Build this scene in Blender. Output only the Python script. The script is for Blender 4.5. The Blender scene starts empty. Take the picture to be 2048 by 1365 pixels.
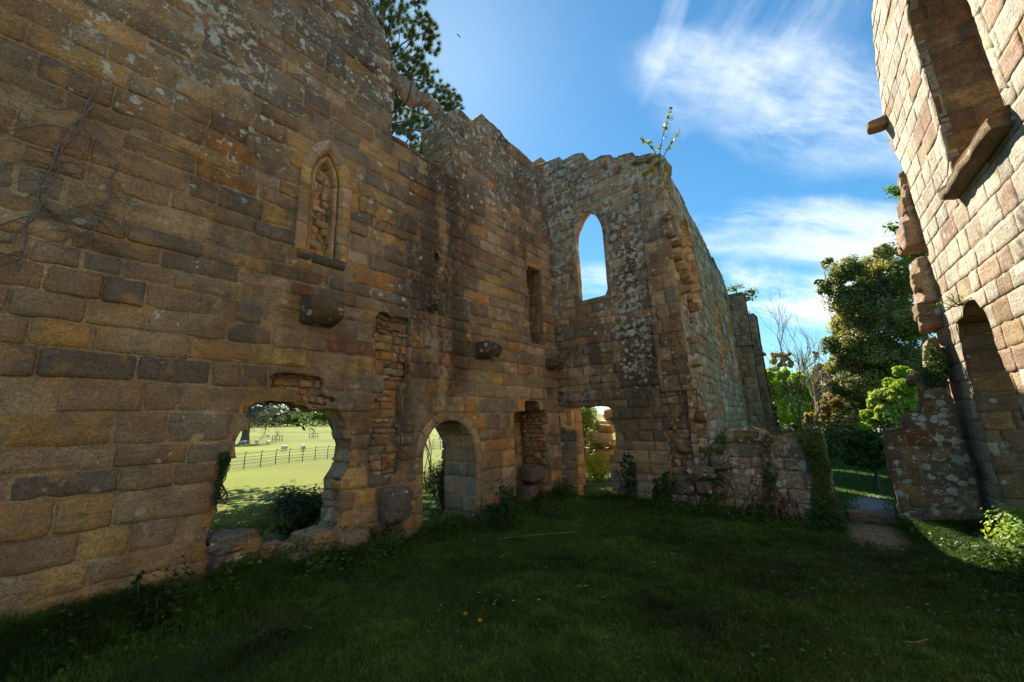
import bpy, math, random
import numpy as np
R = math.radians
C = bpy.context.scene.collection
rnd = random.Random(7)
rng = np.random.default_rng(7)

# ------------------------------------------------------------------ camera calibration (14 mm lens, measured from the vanishing points)
F = 792.0
def nz(v):
    v = np.array(v, float); return v / np.linalg.norm(v)
cU = nz([-131, -3732, 792]); cY = nz([666, 144.7, 792]); cY = nz(cY - cU * cY.dot(cU)); cX = np.cross(cY, cU)
if cX[0] < 0: cX = -cX
CAM = np.array([0, 0, 1.7])
def ray(px, py):
    d = np.array([px - 1024.0, py - 682.5, F]); return nz([d.dot(cX), d.dot(cY), d.dot(cU)])
LX, EY, TS = -5.5, 8.5, math.tan(R(-4.36))
def atL(px, py, x=LX): r = ray(px, py); p = CAM + r * (x / r[0]); return (p[1], p[2])           # left wall plane: y, z
def atE(px, py, y=EY): r = ray(px, py); p = CAM + r * (y / r[1]); return (p[0], p[2])           # end wall plane: x, z
def atR(px, py, x0=2.0): r = ray(px, py); p = CAM + r * (x0 / (r[0] - TS * r[1])); return (p[1], p[2])   # right wall plane
def atG(px, py, z=0.0): r = ray(px, py); p = CAM + r * ((z - CAM[2]) / r[2]); return (p[0], p[1])
def atYp(px, py, y): r = ray(px, py); return CAM + r * (y / r[1])
def atXp(px, py, x): r = ray(px, py); return CAM + r * (x / r[0])
def atD(px, py, d): r = ray(px, py); return CAM + r * (d / math.hypot(r[0], r[1]))

# ------------------------------------------------------------------ noise
def _h(ix, iy, iz, seed):
    n = (ix * 374761393 + iy * 668265263 + iz * 1274126177 + seed * 974711) & 0xffffffff
    n = ((n ^ (n >> 13)) * 1274126177) & 0xffffffff
    n = (n ^ (n >> 16)) & 0xffffffff
    return n / 4294967295.0
def vn(x, y, z=0.0, seed=0):
    x = np.asarray(x, float); y = np.asarray(y, float) + 0 * x; z = np.asarray(z, float) + 0 * x
    ix = np.floor(x).astype(np.int64); iy = np.floor(y).astype(np.int64); iz = np.floor(z).astype(np.int64)
    fx, fy, fz = x - ix, y - iy, z - iz
    fx = fx * fx * (3 - 2 * fx); fy = fy * fy * (3 - 2 * fy); fz = fz * fz * (3 - 2 * fz)
    r = 0
    for a in (0, 1):
        for b in (0, 1):
            for c in (0, 1):
                w = (fx if a else 1 - fx) * (fy if b else 1 - fy) * (fz if c else 1 - fz)
                r = r + w * _h(ix + a, iy + b, iz + c, seed)
    return r * 2 - 1
def fbm(x, y, z=0.0, o=3, seed=0):
    x = np.asarray(x, float); y = np.asarray(y, float); z = np.asarray(z, float)
    s = 0; a = 1; t = 0
    for i in range(o):
        s = s + a * vn(x * 2 ** i, y * 2 ** i, z * 2 ** i, seed + i * 17); t += a; a *= .5
    return s / t * 1.4
def sst(x, a, b):
    t = np.clip((np.asarray(x, float) - a) / (b - a), 0, 1); return t * t * (3 - 2 * t)

# ------------------------------------------------------------------ objects
class Acc:
    def __init__(s): s.V = []; s.Q = []; s.T = []; s.C = []; s.A = []; s.n = 0; s.mi = []
    def add(s, v, q=None, t=None, c=(1, 1, 1), a=(0, 0, 0)):
        v = np.asarray(v, float).reshape(-1, 3); n = len(v)
        if q is not None and len(q): s.Q.append(np.asarray(q, np.int64) + s.n)
        if t is not None and len(t): s.T.append(np.asarray(t, np.int64) + s.n)
        s.V.append(v); s.C.append(np.broadcast_to(np.asarray(c, float), (n, 3))); s.A.append(np.broadcast_to(np.asarray(a, float), (n, 3)))
        s.n += n
def build(name, acc, mat, parent=None, loc=None, smooth=False, tagd=None):
    """link the collected geometry (world coordinates) as ONE mesh object"""
    V = np.concatenate(acc.V); 
    if parent is not None: off = np.array(parent['_w'])
    else: off = np.array(loc if loc is not None else (0, 0, 0), float)
    me = bpy.data.meshes.new(name)
    q = np.concatenate(acc.Q) if acc.Q else np.zeros((0, 4), np.int64); t = np.concatenate(acc.T) if acc.T else np.zeros((0, 3), np.int64)
    me.vertices.add(len(V)); me.vertices.foreach_set('co', (V - off).astype(np.float32).ravel())
    li = np.concatenate([q.ravel(), t.ravel()]); me.loops.add(len(li)); me.loops.foreach_set('vertex_index', li.astype(np.int32))
    n = len(q) + len(t); me.polygons.add(n)
    st = np.concatenate([np.arange(len(q)) * 4, len(q) * 4 + np.arange(len(t)) * 3]); me.polygons.foreach_set('loop_start', st.astype(np.int32))
    if smooth: me.polygons.foreach_set('use_smooth', np.ones(n, bool))
    for nm, arr in (('Col', acc.C), ('Aux', acc.A)):
        at = me.attributes.new(nm, 'FLOAT_COLOR', 'POINT'); arr = np.concatenate(arr)
        at.data.foreach_set('color', np.concatenate([arr, np.ones((len(arr), 1))], 1).astype(np.float32).ravel())
    me.update(); me.validate()
    for m in (mat if isinstance(mat, (list, tuple)) else [mat]): me.materials.append(m)
    o = bpy.data.objects.new(name, me); C.objects.link(o)
    if parent is not None: o.parent = parent; o['_w'] = list(off)
    else: o.location = tuple(off); o['_w'] = list(off)
    if tagd: tag(o, *tagd)
    return o
def tag(o, label=None, cat=None, group=None, kind=None):
    if label: o['label'] = label
    if cat: o['category'] = cat
    if group: o['group'] = group
    if kind: o['kind'] = kind
    return o
def thing(name, label, cat, loc=(0, 0, 0), group=None):
    o = bpy.data.objects.new(name, None); C.objects.link(o); o.location = loc; o['_w'] = list(map(float, loc)); o.empty_display_size = .2
    return tag(o, label, cat, group)

# ------------------------------------------------------------------ materials
def new_mat(name):
    m = bpy.data.materials.new(name); m.use_nodes = True; nt = m.node_tree; nt.nodes.clear()
    out = nt.nodes.new('ShaderNodeOutputMaterial'); b = nt.nodes.new('ShaderNodeBsdfPrincipled'); nt.links.new(b.outputs[0], out.inputs[0])
    b.inputs['Roughness'].default_value = .92
    b.inputs['Specular IOR Level'].default_value = .25
    return m, nt, b
class NT:
    def __init__(s, nt): s.nt = nt
    def n(s, t, **k):
        x = s.nt.nodes.new(t)
        for a, v in k.items(): setattr(x, a, v)
        return x
    def l(s, a, b): s.nt.links.new(a, b)
    def math(s, op, a, b=None, c=None, clamp=False):
        x = s.n('ShaderNodeMath', operation=op); x.use_clamp = clamp
        for i, v in enumerate((a, b, c)):
            if v is None: continue
            if isinstance(v, (int, float)): x.inputs[i].default_value = v
            else: s.l(v, x.inputs[i])
        return x.outputs[0]
    def mix(s, f, a, b, bt='MIX'):
        x = s.n('ShaderNodeMix', data_type='RGBA', blend_type=bt); x.clamp_factor = True
        for i, v in ((0, f), (6, a), (7, b)):
            if isinstance(v, (int, float)): x.inputs[i].default_value = v
            elif isinstance(v, tuple): x.inputs[i].default_value = (*v, 1)
            else: s.l(v, x.inputs[i])
        return x.outputs[2]
    def mapr(s, v, a, b, c=0., d=1., sm=True):
        x = s.n('ShaderNodeMapRange'); x.interpolation_type = 'SMOOTHSTEP' if sm else 'LINEAR'
        s.l(v, x.inputs[0])
        for i, q in ((1, a), (2, b), (3, c), (4, d)): 
            if isinstance(q, (int, float)): x.inputs[i].default_value = q
            else: s.l(q, x.inputs[i])
        return x.outputs[0]
    def noise(s, vec, sc, det=3, rough=.55, scale3=None, out=0):
        if scale3:
            m = s.n('ShaderNodeMapping'); m.inputs['Scale'].default_value = scale3; s.l(vec, m.inputs[0]); vec = m.outputs[0]
        x = s.n('ShaderNodeTexNoise'); x.inputs['Scale'].default_value = sc; x.inputs['Detail'].default_value = det; x.inputs['Roughness'].default_value = rough
        s.l(vec, x.inputs['Vector']); return x.outputs[out]
def stone_material(name, wamt, gamt):
    m, nt, b = new_mat(name); g = NT(nt)
    pos = g.n('ShaderNodeNewGeometry').outputs['Position']
    col = g.n('ShaderNodeAttribute', attribute_name='Col').outputs['Color']
    aux = g.n('ShaderNodeSeparateColor'); g.l(g.n('ShaderNodeAttribute', attribute_name='Aux').outputs['Color'], aux.inputs[0])
    fine = g.noise(pos, 38, 6, .7); med = g.noise(pos, 5.5, 5, .65); bed = g.noise(pos, 1, 5, .6, (3.2, 3.2, 42))
    v = g.mapr(fine, .3, .7, .6, 1.35, False); v = g.math('MULTIPLY', v, g.mapr(bed, .3, .7, .88, 1.10, False))
    c = g.mix(1., col, g.n('ShaderNodeCombineColor').outputs[0], 'MULTIPLY')
    cc = g.n('ShaderNodeCombineXYZ'); [g.l(v, cc.inputs[i]) for i in range(3)]
    c = g.mix(1., col, cc.outputs[0], 'MULTIPLY')
    big = g.noise(pos, 1.1, 4, .6); c = g.mix(g.mapr(big, .35, .65, 0, .8), c, g.mix(1., c, (.66, .62, .62), 'MULTIPLY'))
    hue = g.noise(pos, 2.3, 3, .55); c = g.mix(g.mapr(hue, .4, .62, 0, .7 * wamt), c, g.mix(1., c, (1.22, .98, .78), 'MULTIPLY'))
    # ochre and grey-brown weathering crust inside each stone
    c = g.mix(g.mapr(med, .48, .64, 0, gamt), c, (.19, .15, .115))
    warm = g.noise(pos, 3.1, 4, .6); c = g.mix(g.mapr(warm, .53, .67, 0, wamt), c, (.50, .27, .10))
    # pits
    pit = g.noise(pos, 95, 2, .5); c = g.mix(g.mapr(pit, .62, .72, 0, .5), c, (.05, .04, .03))
    # dark run-off stain, streaked
    st = g.noise(pos, 1, 4, .6, (3.2, 3.2, .55)); st2 = g.noise(pos, 11, 4, .65)
    sf = g.math('MULTIPLY', aux.outputs[1], g.mapr(g.math('ADD', g.math('MULTIPLY', st, .6), g.math('MULTIPLY', st2, .4)), .36, .54))
    c = g.mix(g.math('MULTIPLY', sf, .82), c, (.045, .034, .028))
    # moss
    mo = g.noise(pos, 14, 4, .7); c = g.mix(g.mapr(g.math('ADD', mo, aux.outputs[2]), 1.0, 1.16), c, (.19, .19, .035))
    # lichen: crusty blotches and small specks
    l1 = g.noise(pos, 7.5, 5, .62); l2 = g.noise(pos, 26, 3, .55); vor = g.n('ShaderNodeTexVoronoi'); vor.inputs['Scale'].default_value = 9; vor.inputs['Randomness'].default_value = 1.
    wv = g.n('ShaderNodeVectorMath', operation='ADD'); sc = g.n('ShaderNodeVectorMath', operation='SCALE'); sc.inputs['Scale'].default_value = .05
    g.l(g.noise(pos, 18, 3, .6, out=1), sc.inputs[0]); g.l(pos, wv.inputs[0]); g.l(sc.outputs[0], wv.inputs[1]); g.l(wv.outputs[0], vor.inputs['Vector'])
    vsep = g.n('ShaderNodeSeparateColor'); g.l(vor.outputs['Color'], vsep.inputs[0])
    spot = g.math('MULTIPLY', g.mapr(vor.outputs['Distance'], g.math('MULTIPLY', vsep.outputs[1], .5), g.math('ADD', g.math('MULTIPLY', vsep.outputs[1], .5), .06), 1., 0.), g.math('LESS_THAN', vsep.outputs[0], g.math('MULTIPLY', aux.outputs[0], .55)))
    blot = g.mapr(g.math('ADD', l1, g.math('MULTIPLY', aux.outputs[0], .19)), .71, .745)
    speck = g.mapr(g.math('ADD', l2, g.math('MULTIPLY', aux.outputs[0], .12)), .71, .74)
    lf = g.math('MAXIMUM', g.math('MAXIMUM', spot, blot), speck)
    lf = g.math('MULTIPLY', lf, g.mapr(aux.outputs[0], .02, .2, 0, .9))
    c = g.mix(lf, c, g.mix(g.mapr(g.noise(pos, 3, 2), .4, .6), (.42, .42, .37), (.66, .63, .54)))
    g.l(c, b.inputs['Base Color'])
    bp = g.n('ShaderNodeBump'); bp.inputs['Strength'].default_value = .9; bp.inputs['Distance'].default_value = .018
    hh = g.math('ADD', g.math('ADD', g.math('MULTIPLY', fine, .7), g.math('MULTIPLY', bed, .55)), g.math('MULTIPLY', g.mapr(pit, .55, .7, 0, -.5), 1.))
    hh = g.math('ADD', hh, g.math('MULTIPLY', g.noise(pos, 12, 5, .7), 1.4))
    g.l(hh, bp.inputs['Height']); g.l(bp.outputs[0], b.inputs['Normal'])
    return m
def attr_material(name, rough=.8, var=.3, nscale=20, transl=0., bump=0., spec=.25):
    m, nt, b = new_mat(name); g = NT(nt)
    pos = g.n('ShaderNodeNewGeometry').outputs['Position']; col = g.n('ShaderNodeAttribute', attribute_name='Col').outputs['Color']
    nn = g.noise(pos, nscale, 4, .65); v = g.mapr(nn, .3, .7, 1 - var, 1 + var, False); cc = g.n('ShaderNodeCombineXYZ'); [g.l(v, cc.inputs[i]) for i in range(3)]
    c = g.mix(1., col, cc.outputs[0], 'MULTIPLY'); g.l(c, b.inputs['Base Color']); b.inputs['Roughness'].default_value = rough; b.inputs['Specular IOR Level'].default_value = spec
    if bump:
        bp = g.n('ShaderNodeBump'); bp.inputs['Distance'].default_value = bump; g.l(nn, bp.inputs['Height']); g.l(bp.outputs[0], b.inputs['Normal'])
    if transl:
        tr = g.n('ShaderNodeBsdfTranslucent'); mx = g.n('ShaderNodeMixShader'); mx.inputs[0].default_value = transl
        g.l(g.mix(1., c, (1.25, 1.2, .45), 'MULTIPLY'), tr.inputs[0]); g.l(b.outputs[0], mx.inputs[1]); g.l(tr.outputs[0], mx.inputs[2])
        out = [n for n in nt.nodes if n.type == 'OUTPUT_MATERIAL'][0]; g.l(mx.outputs[0], out.inputs[0])
    return m
STONE = stone_material('weathered_sandstone', .55, .5); PALE = stone_material('pale_sandstone', .2, .22)
LEAF = attr_material('leaves', .5, .25, 9, .45, spec=.35)
GRASSM = attr_material('grass_blades', .6, .25, 5, .3)
BARK = attr_material('bark', .9, .4, 25, bump=.02)
PAINTM = attr_material('painted_iron', .6, .15, 30)
WOOL = attr_material('wool', .95, .2, 30)
PETAL = attr_material('petals', .6, .05, 20, .2)

# ------------------------------------------------------------------ stone colours (base colours, linear)
PAL = dict(
 grey=[(.33, .25, .185), (.28, .215, .165), (.36, .28, .21), (.30, .23, .18)],
 brown=[(.42, .262, .155), (.37, .232, .142), (.45, .285, .17)],
 ochre=[(.62, .37, .155), (.66, .385, .15), (.58, .35, .165)],
 orange=[(.64, .29, .10), (.59, .265, .105)],
 red=[(.44, .195, .11), (.40, .18, .115)],
 pink=[(.58, .38, .26), (.53, .345, .24), (.61, .41, .285)],
 cream=[(.72, .605, .46), (.76, .64, .485), (.68, .575, .445), (.73, .59, .45)],
 tan=[(.51, .35, .21), (.48, .325, .205), (.54, .37, .21)])
def pick(w):
    k = rnd.choices(list(w), list(w.values()))[0]; c = np.array(rnd.choice(PAL[k])) * rnd.uniform(.82, 1.15) * np.array((.98, 1.035, 1.0)); return c
MORTAR = np.array((.43, .33, .20))

# ------------------------------------------------------------------ polygons in a wall plane
def pip(P, poly):
    x, y = P[:, 0], P[:, 1]; ins = np.zeros(len(P), bool); n = len(poly); j = n - 1
    for i in range(n):
        xi, yi = poly[i]; xj, yj = poly[j]
        if yi != yj:
            c = ((yi > y) != (yj > y)) & (x < (xj - xi) * (y - yi) / (yj - yi) + xi); ins ^= c
        j = i
    return ins
def nearest(P, poly):
    best = np.full(len(P), 1e9); out = P.copy(); n = len(poly)
    for i in range(n):
        a = np.array(poly[i - 1], float); b = np.array(poly[i], float); d = b - a; L = d.dot(d)
        if L < 1e-12: continue
        t = np.clip(((P - a) @ d) / L, 0, 1); q = a + t[:, None] * d; dd = ((P - q) ** 2).sum(1); m = dd < best
        best[m] = dd[m]; out[m] = q[m]
    return out, np.sqrt(best)
def rough_poly(poly, step=.12, amp=.02, seed=0, closed=True):
    """subdivide a traced outline and give it a broken edge"""
    o = []; n = len(poly)
    for i in range(n if closed else n - 1):
        a = np.array(poly[i], float); b = np.array(poly[(i + 1) % n], float); L = np.linalg.norm(b - a); k = max(1, int(L / step))
        for j in range(k):
            p = a + (b - a) * j / k
            if amp: p = p + np.array([float(vn(p[0] * 9, p[1] * 9, 0, seed)), float(vn(p[0] * 9, p[1] * 9, 5, seed + 3))]) * amp
            o.append(tuple(p))
    if not closed: o.append(tuple(poly[-1]))
    return o

# ------------------------------------------------------------------ the stone layer
def plane(origin, ud, vd, nd):
    o, ud, vd, nd = [np.array(q, float) for q in (origin, ud, vd, nd)]
    return lambda a, b, h: o + np.outer(a, ud) + np.outer(b, vd) + np.outer(h, nd)
def masonry(acc, P, a0, a1, b0, b1, outline=None, holes=(), ch=(.22, .34), ln=(.35, .8), gap=.008, cell=.055, bev=.016, rough=.012, relief=.012,
            wave=.012, colfn=None, auxfn=None, mortar=MORTAR, mdepth=.02, mcell=.09, seed=1, skirt=.09, mort=True, nfreq=5., erode=.06, rows=None):
    rr = random.Random(seed); nr = np.random.default_rng(seed)
    AB = []; H = []; RG = []; Q = []; CC = []; BS = []; n0 = 0
    b = b0; row = 0
    while b < b1 - 1e-6:
        hh = rr.uniform(*ch)
        if rows and row < len(rows): hh = rows[row] - b
        elif b + hh > b1 - ch[0] * .5: hh = b1 - b
        a = a0 - rr.uniform(0, ln[0])
        while a < a1 - 1e-6:
            L = rr.uniform(*ln); 
            if a + L > a1 - ln[0] * .5: L = a1 - a
            aa, la = max(a, a0), a + L
            if la - aa > .03:
                q0, q1, r0, r1 = aa, la, b, b + hh
                cen = np.array([[(q0 + q1) / 2, (r0 + r1) / 2], [q0 + .02, r0 + .02], [q1 - .02, r0 + .02], [q0 + .02, r1 - .02], [q1 - .02, r1 - .02], [(q0 + q1) / 2, r0 + .02], [(q0 + q1) / 2, r1 - .02]])
                ok = np.ones(len(cen), bool)
                if outline is not None: ok &= pip(cen, outline)
                for hp in holes: ok &= ~pip(cen, hp)
                if ok.any():
                    g1 = gap * rr.uniform(.3, 1.0); 
                    q0 += g1; q1 -= g1; r0 += gap * rr.uniform(.2, .8); r1 -= gap * rr.uniform(.2, .8)
                    La, Lb = q1 - q0, r1 - r0; bv = min(bev * rr.uniform(.6, 1.5), La * .3, Lb * .3)
                    na = max(1, round((La - 2 * bv) / cell)); nb = max(1, round((Lb - 2 * bv) / cell))
                    s = np.concatenate([[0, 0], np.linspace(bv, La - bv, na + 1), [La, La]]); t = np.concatenate([[0, 0], np.linspace(bv, Lb - bv, nb + 1), [Lb, Lb]])
                    S, T = np.meshgrid(s, t); ia = np.minimum(np.arange(len(s)), len(s) - 1 - np.arange(len(s))); ib = np.minimum(np.arange(len(t)), len(t) - 1 - np.arange(len(t)))
                    rg = np.minimum(ia[None, :], ib[:, None])
                    # round the corners
                    cr = bv * rr.uniform(.5, 1.6); ca = np.minimum(S, La - S); cb = np.minimum(T, Lb - T)
                    corner = (ca < 1e-6) & (cb < 1e-6); S = np.where(corner, S + np.where(S < La / 2, cr, -cr) * .5, S); T = np.where(corner, T + np.where(T < Lb / 2, cr, -cr) * .5, T)
                    h = relief * rr.uniform(-1, 1) + (S / La - .5) * rr.uniform(-1, 1) * relief + (T / Lb - .5) * rr.uniform(-1, 1) * relief
                    if rr.random() < erode: h = h - rr.uniform(.02, .055) * (1 if ch[0] > .15 else .5)
                    h = h - np.where(rg == 0, skirt, np.where(rg == 1, bv * 1.1, 0))
                    w = len(s); hgt = len(t); idx = np.arange(w * hgt).reshape(hgt, w)
                    Q.append(np.stack([idx[:-1, :-1], idx[:-1, 1:], idx[1:, 1:], idx[1:, :-1]], -1).reshape(-1, 4) + n0); n0 += w * hgt
                    AB.append(np.stack([q0 + S, r0 + T], -1).reshape(-1, 2)); H.append(h.ravel()); RG.append(rg.ravel())
                    CC.append(np.tile(colfn((q0 + q1) / 2, (r0 + r1) / 2), (w * hgt, 1))); BS.append(np.full(w * hgt, rr.uniform(0, 90)))
            a = la
        b += hh; row += 1
    if AB:
        AB = np.concatenate(AB); H = np.concatenate(H); RG = np.concatenate(RG); Q = np.concatenate(Q); CC = np.concatenate(CC); BS = np.concatenate(BS)
        _surf(acc, P, AB, H, RG, Q, CC, BS, outline, holes, rough, wave, auxfn, nfreq, seed)
    if mort:
        na = max(1, int((a1 - a0) / mcell)); nb = max(1, int((b1 - b0) / mcell)); S, T = np.meshgrid(np.linspace(a0, a1, na + 1), np.linspace(b0, b1, nb + 1))
        idx = np.arange((na + 1) * (nb + 1)).reshape(nb + 1, na + 1); Q = np.stack([idx[:-1, :-1], idx[:-1, 1:], idx[1:, 1:], idx[1:, :-1]], -1).reshape(-1, 4)
        AB = np.stack([S, T], -1).reshape(-1, 2); h = -mdepth + fbm(AB[:, 0] * 2.3, AB[:, 1] * 2.3, 0, 3, seed + 5) * mdepth * .55
        _surf(acc, P, AB, h, np.full(len(h), 2), Q, np.tile(mortar, (len(h), 1)) * (1 + .2 * fbm(AB[:, 0] * 4, AB[:, 1] * 4, 3, 2, seed)[:, None]), np.zeros(len(h)), outline, holes, .006, wave, auxfn, nfreq, seed)
def _surf(acc, P, AB, H, RG, Q, CC, BS, outline, holes, rough, wave, auxfn, nfreq, seed):
    a, b = AB[:, 0].copy(), AB[:, 1].copy()
    ed = (RG <= 1)
    AB = np.stack([a + wave * .6 * fbm(a * .9, b * 1.3, 2, 2, seed) + wave * .8 * vn(a * 9, b * 9, 4, seed), b + wave * fbm(a * .7, b * .5, 7, 2, seed) + wave * .8 * vn(a * 10, b * 10, 9, seed)], 1)
    z = BS
    H = H + np.where(RG > 0, 1., .3) * rough * (fbm(a * nfreq, b * nfreq, z, 3, seed) + .35 * vn(a * 22, b * 22, z, seed + 1))
    H = H - np.where(RG == 1, 1, 0) * rough * .6 * np.abs(vn(a * 17, b * 17, z, seed + 2))
    bad = np.zeros(len(AB), bool)
    if outline is not None:
        o = ~pip(AB, outline)
        if o.any(): bad |= o; AB[o] = nearest(AB[o], outline)[0]
    for hp in holes:
        hpA = np.array(hp); m = (AB[:, 0] > hpA[:, 0].min()) & (AB[:, 0] < hpA[:, 0].max()) & (AB[:, 1] > hpA[:, 1].min()) & (AB[:, 1] < hpA[:, 1].max())
        if not m.any(): continue
        ii = np.where(m)[0]; o = pip(AB[ii], hp); ii = ii[o]
        if len(ii): bad[ii] = True; AB[ii] = nearest(AB[ii], hp)[0]
    Q = Q[~bad[Q].all(1)]
    if not len(Q): return
    used = np.unique(Q); mp = np.full(len(AB), -1); mp[used] = np.arange(len(used)); Q = mp[Q]
    AB = AB[used]; H = H[used]; CC = CC[used]; BS = BS[used]
    V = P(AB[:, 0], AB[:, 1], H)
    aux = auxfn(AB[:, 0], AB[:, 1]) if auxfn else np.zeros((len(AB), 3))
    k = 1 + .16 * fbm(AB[:, 0] * 6, AB[:, 1] * 9, BS, 2, seed + 9)
    acc.add(V, Q, None, np.clip(CC * k[:, None], 0, 1), aux)
def band(acc, P, path, p0, p1, closed=False, side=1, **kw):
    """stones along an outline: between (offset, depth) p0 and (offset, depth) p1 of the wall plane; side = which side of the path the offset goes"""
    pts = np.array(path, float)
    if closed: pts = np.vstack([pts, pts[:1]])
    d = np.diff(pts, axis=0); L = np.linalg.norm(d, axis=1); keep = np.concatenate([[True], L > 1e-6]); pts = pts[keep]; d = np.diff(pts, axis=0); L = np.linalg.norm(d, axis=1)
    cum = np.concatenate([[0], np.cumsum(L)]); tn = d / L[:, None]; nn = np.stack([tn[:, 1], -tn[:, 0]], 1) * side
    vnrm = np.zeros_like(pts); vnrm[:-1] += nn; vnrm[1:] += nn
    if closed: vnrm[0] += nn[-1]; vnrm[-1] += nn[0]
    nv = np.linalg.norm(vnrm, axis=1); nv[0] = max(nv[0], .6) if closed else nv[0]; vnrm = vnrm / np.maximum(nv, .35)[:, None]; full = nv > 1.01 if closed else nv > 1.01; mit = np.where(nv > 1.2, np.minimum(2 / np.maximum(nv, .9), 1.6), 1.); mit = np.where(nv <= 1.01, np.where(nv < .99, 1.5, 1.0), mit); vnrm *= mit[:, None]
    if not closed: vnrm[0] = nn[0]; vnrm[-1] = nn[-1]
    o0, h0 = p0; o1, h1 = p1; W = math.hypot(o1 - o0, h1 - h0); do, dh = (o1 - o0) / W, (h1 - h0) / W
    # relief direction: perpendicular to the band's cross-section, towards the opening / the viewer
    ro, rh = -dh, do
    if rh < -1e-6 or (abs(rh) < 1e-6 and ro > 0): ro, rh = -ro, -rh
    if abs(rh) < 1e-6: ro = -1.0 if kw.pop('inward', True) else 1.0; rh = 0.
    else: kw.pop('inward', None)
    if kw.pop('flip', False): ro, rh = -ro, -rh
    cf = kw.pop('colfn'); af = kw.pop('auxfn', None); sd0 = kw.pop('seed', 1)
    turn = [k for k in range(1, len(pts) - 1) if tn[k - 1].dot(tn[k]) < .80]; cuts = [0] + turn + [len(pts) - 1]
    for ri in range(len(cuts) - 1):
        k0, k1 = cuts[ri], cuts[ri + 1]; px_, vx_ = pts[k0:k1 + 1], vnrm[k0:k1 + 1]; cm = cum[k0:k1 + 1] - cum[k0]
        def PP(a, b, h, px_=px_, vx_=vx_, cm=cm):
            x = np.interp(b, cm, px_[:, 0]); y = np.interp(b, cm, px_[:, 1]); nx = np.interp(b, cm, vx_[:, 0]); ny = np.interp(b, cm, vx_[:, 1])
            off = o0 + do * a + ro * h; return P(x + nx * off, y + ny * off, h0 + dh * a + rh * h)
        def mid(b, px_=px_, cm=cm): return float(np.interp(b, cm, px_[:, 0])), float(np.interp(b, cm, px_[:, 1]))
        masonry(acc, PP, 0, W, 0, float(cm[-1]), colfn=lambda a, b: cf(*mid(b)), auxfn=(lambda a, b: af(np.interp(b, cm, px_[:, 0]), np.interp(b, cm, px_[:, 1]))) if af else None, seed=sd0 + ri, **kw)
RUB = dict(ch=(.06, .16), ln=(.08, .26), gap=.012, cell=.032, bev=.012, rough=.032, relief=.04, wave=.018, mdepth=.045, skirt=.07, nfreq=10.)
LIN = dict(ch=(.2, .34), ln=(.25, .5), gap=.007, cell=.07, bev=.014, rough=.01, relief=.006, wave=.006, mdepth=.015, skirt=.04, mcell=.12)

def rock(acc, c, size, seed=0, rot=0., col=(.2, .16, .12), aux=(0, 0, 0), n=9, e=3.2, amp=.09, tilt=(0, 0)):
    """a rough squared stone"""
    s = np.linspace(-1, 1, n); A, B = np.meshgrid(s, s); V = []; Q = []; k = 0
    idx = np.arange(n * n).reshape(n, n); q = np.stack([idx[:-1, :-1], idx[:-1, 1:], idx[1:, 1:], idx[1:, :-1]], -1).reshape(-1, 4)
    o = np.ones_like(A)
    for f in ((A, B, o), (B, A, -o), (o, A, B), (-o, B, A), (B, o, A), (A, -o, B)):
        V.append(np.stack([x.ravel() for x in f], 1)); Q.append(q + k); k += n * n
    V = np.concatenate(V); r = (np.abs(V) ** e).sum(1) ** (1 / e); V = V / r[:, None]
    f = 1 + amp * fbm(V[:, 0] * 1.7 + seed, V[:, 1] * 1.7, V[:, 2] * 1.7 + seed * 3, 3, seed) + amp * .38 * vn(V[:, 0] * 5, V[:, 1] * 5, V[:, 2] * 5, seed) - amp * .5 * np.abs(vn(V[:, 0] * 3.1, V[:, 1] * 3.1, V[:, 2] * 3.1, seed + 4)) + amp * .2 * vn(V[:, 0] * 12, V[:, 1] * 12, V[:, 2] * 12, seed)
    V = V * f[:, None] * (np.array(size) / 2)
    for ax, t in ((0, tilt[0]), (1, tilt[1]), (2, rot)):
        ct, st = math.cos(t), math.sin(t); i, j = [(1, 2), (2, 0), (0, 1)][ax]; x, y = V[:, i].copy(), V[:, j].copy(); V[:, i] = x * ct - y * st; V[:, j] = x * st + y * ct
    acc.add(V + np.array(c, float), np.concatenate(Q), None, np.array(col) * (1 + .15 * fbm(V[:, 0] * 9, V[:, 1] * 9, V[:, 2] * 9 + seed, 2, 3))[:, None], aux)

def aux3(l, s, m): return np.stack([np.clip(l, 0, 1), np.clip(s, 0, 1), np.clip(m, 0, 1)], 1)
# ================================================================== THE WALLS
def ccw(poly):
    a = sum(poly[i - 1][0] * poly[i][1] - poly[i][0] * poly[i - 1][1] for i in range(len(poly))); return list(poly) if a > 0 else list(poly)[::-1]
def bbox(poly):
    a = np.array(poly); return a[:, 0].min(), a[:, 0].max(), a[:, 1].min(), a[:, 1].max()
def scale_poly(poly, d):
    """grow a closed ccw outline by d"""
    p = np.array(poly, float); nx = np.roll(p, -1, 0) - np.roll(p, 1, 0); nn = np.stack([nx[:, 1], -nx[:, 0]], 1); nn /= np.maximum(np.linalg.norm(nn, axis=1), 1e-6)[:, None]
    return [tuple(q) for q in p + nn * d]
def recess(acc, P, poly, depth, holes, colfn, auxfn, seed, rub=RUB, mort_c=None, lin=True):
    poly = ccw(poly); a0, a1, b0, b1 = bbox(poly); Pd = lambda a, b, h: P(a, b, h - depth)
    masonry(acc, Pd, a0 - .02, a1 + .02, b0 - .02, b1 + .02, outline=scale_poly(poly, .015), holes=holes, colfn=colfn, auxfn=auxfn, seed=seed, mortar=MORTAR * .8 if mort_c is None else mort_c, **rub)
    if lin: band(acc, P, poly, (0, .0), (0, -depth - .03), closed=True, colfn=colfn, auxfn=auxfn, seed=seed + 1, **{**LIN, 'ch': (.12, .25), 'ln': (.2, .4), 'rough': .018, 'cell': .05})
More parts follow.
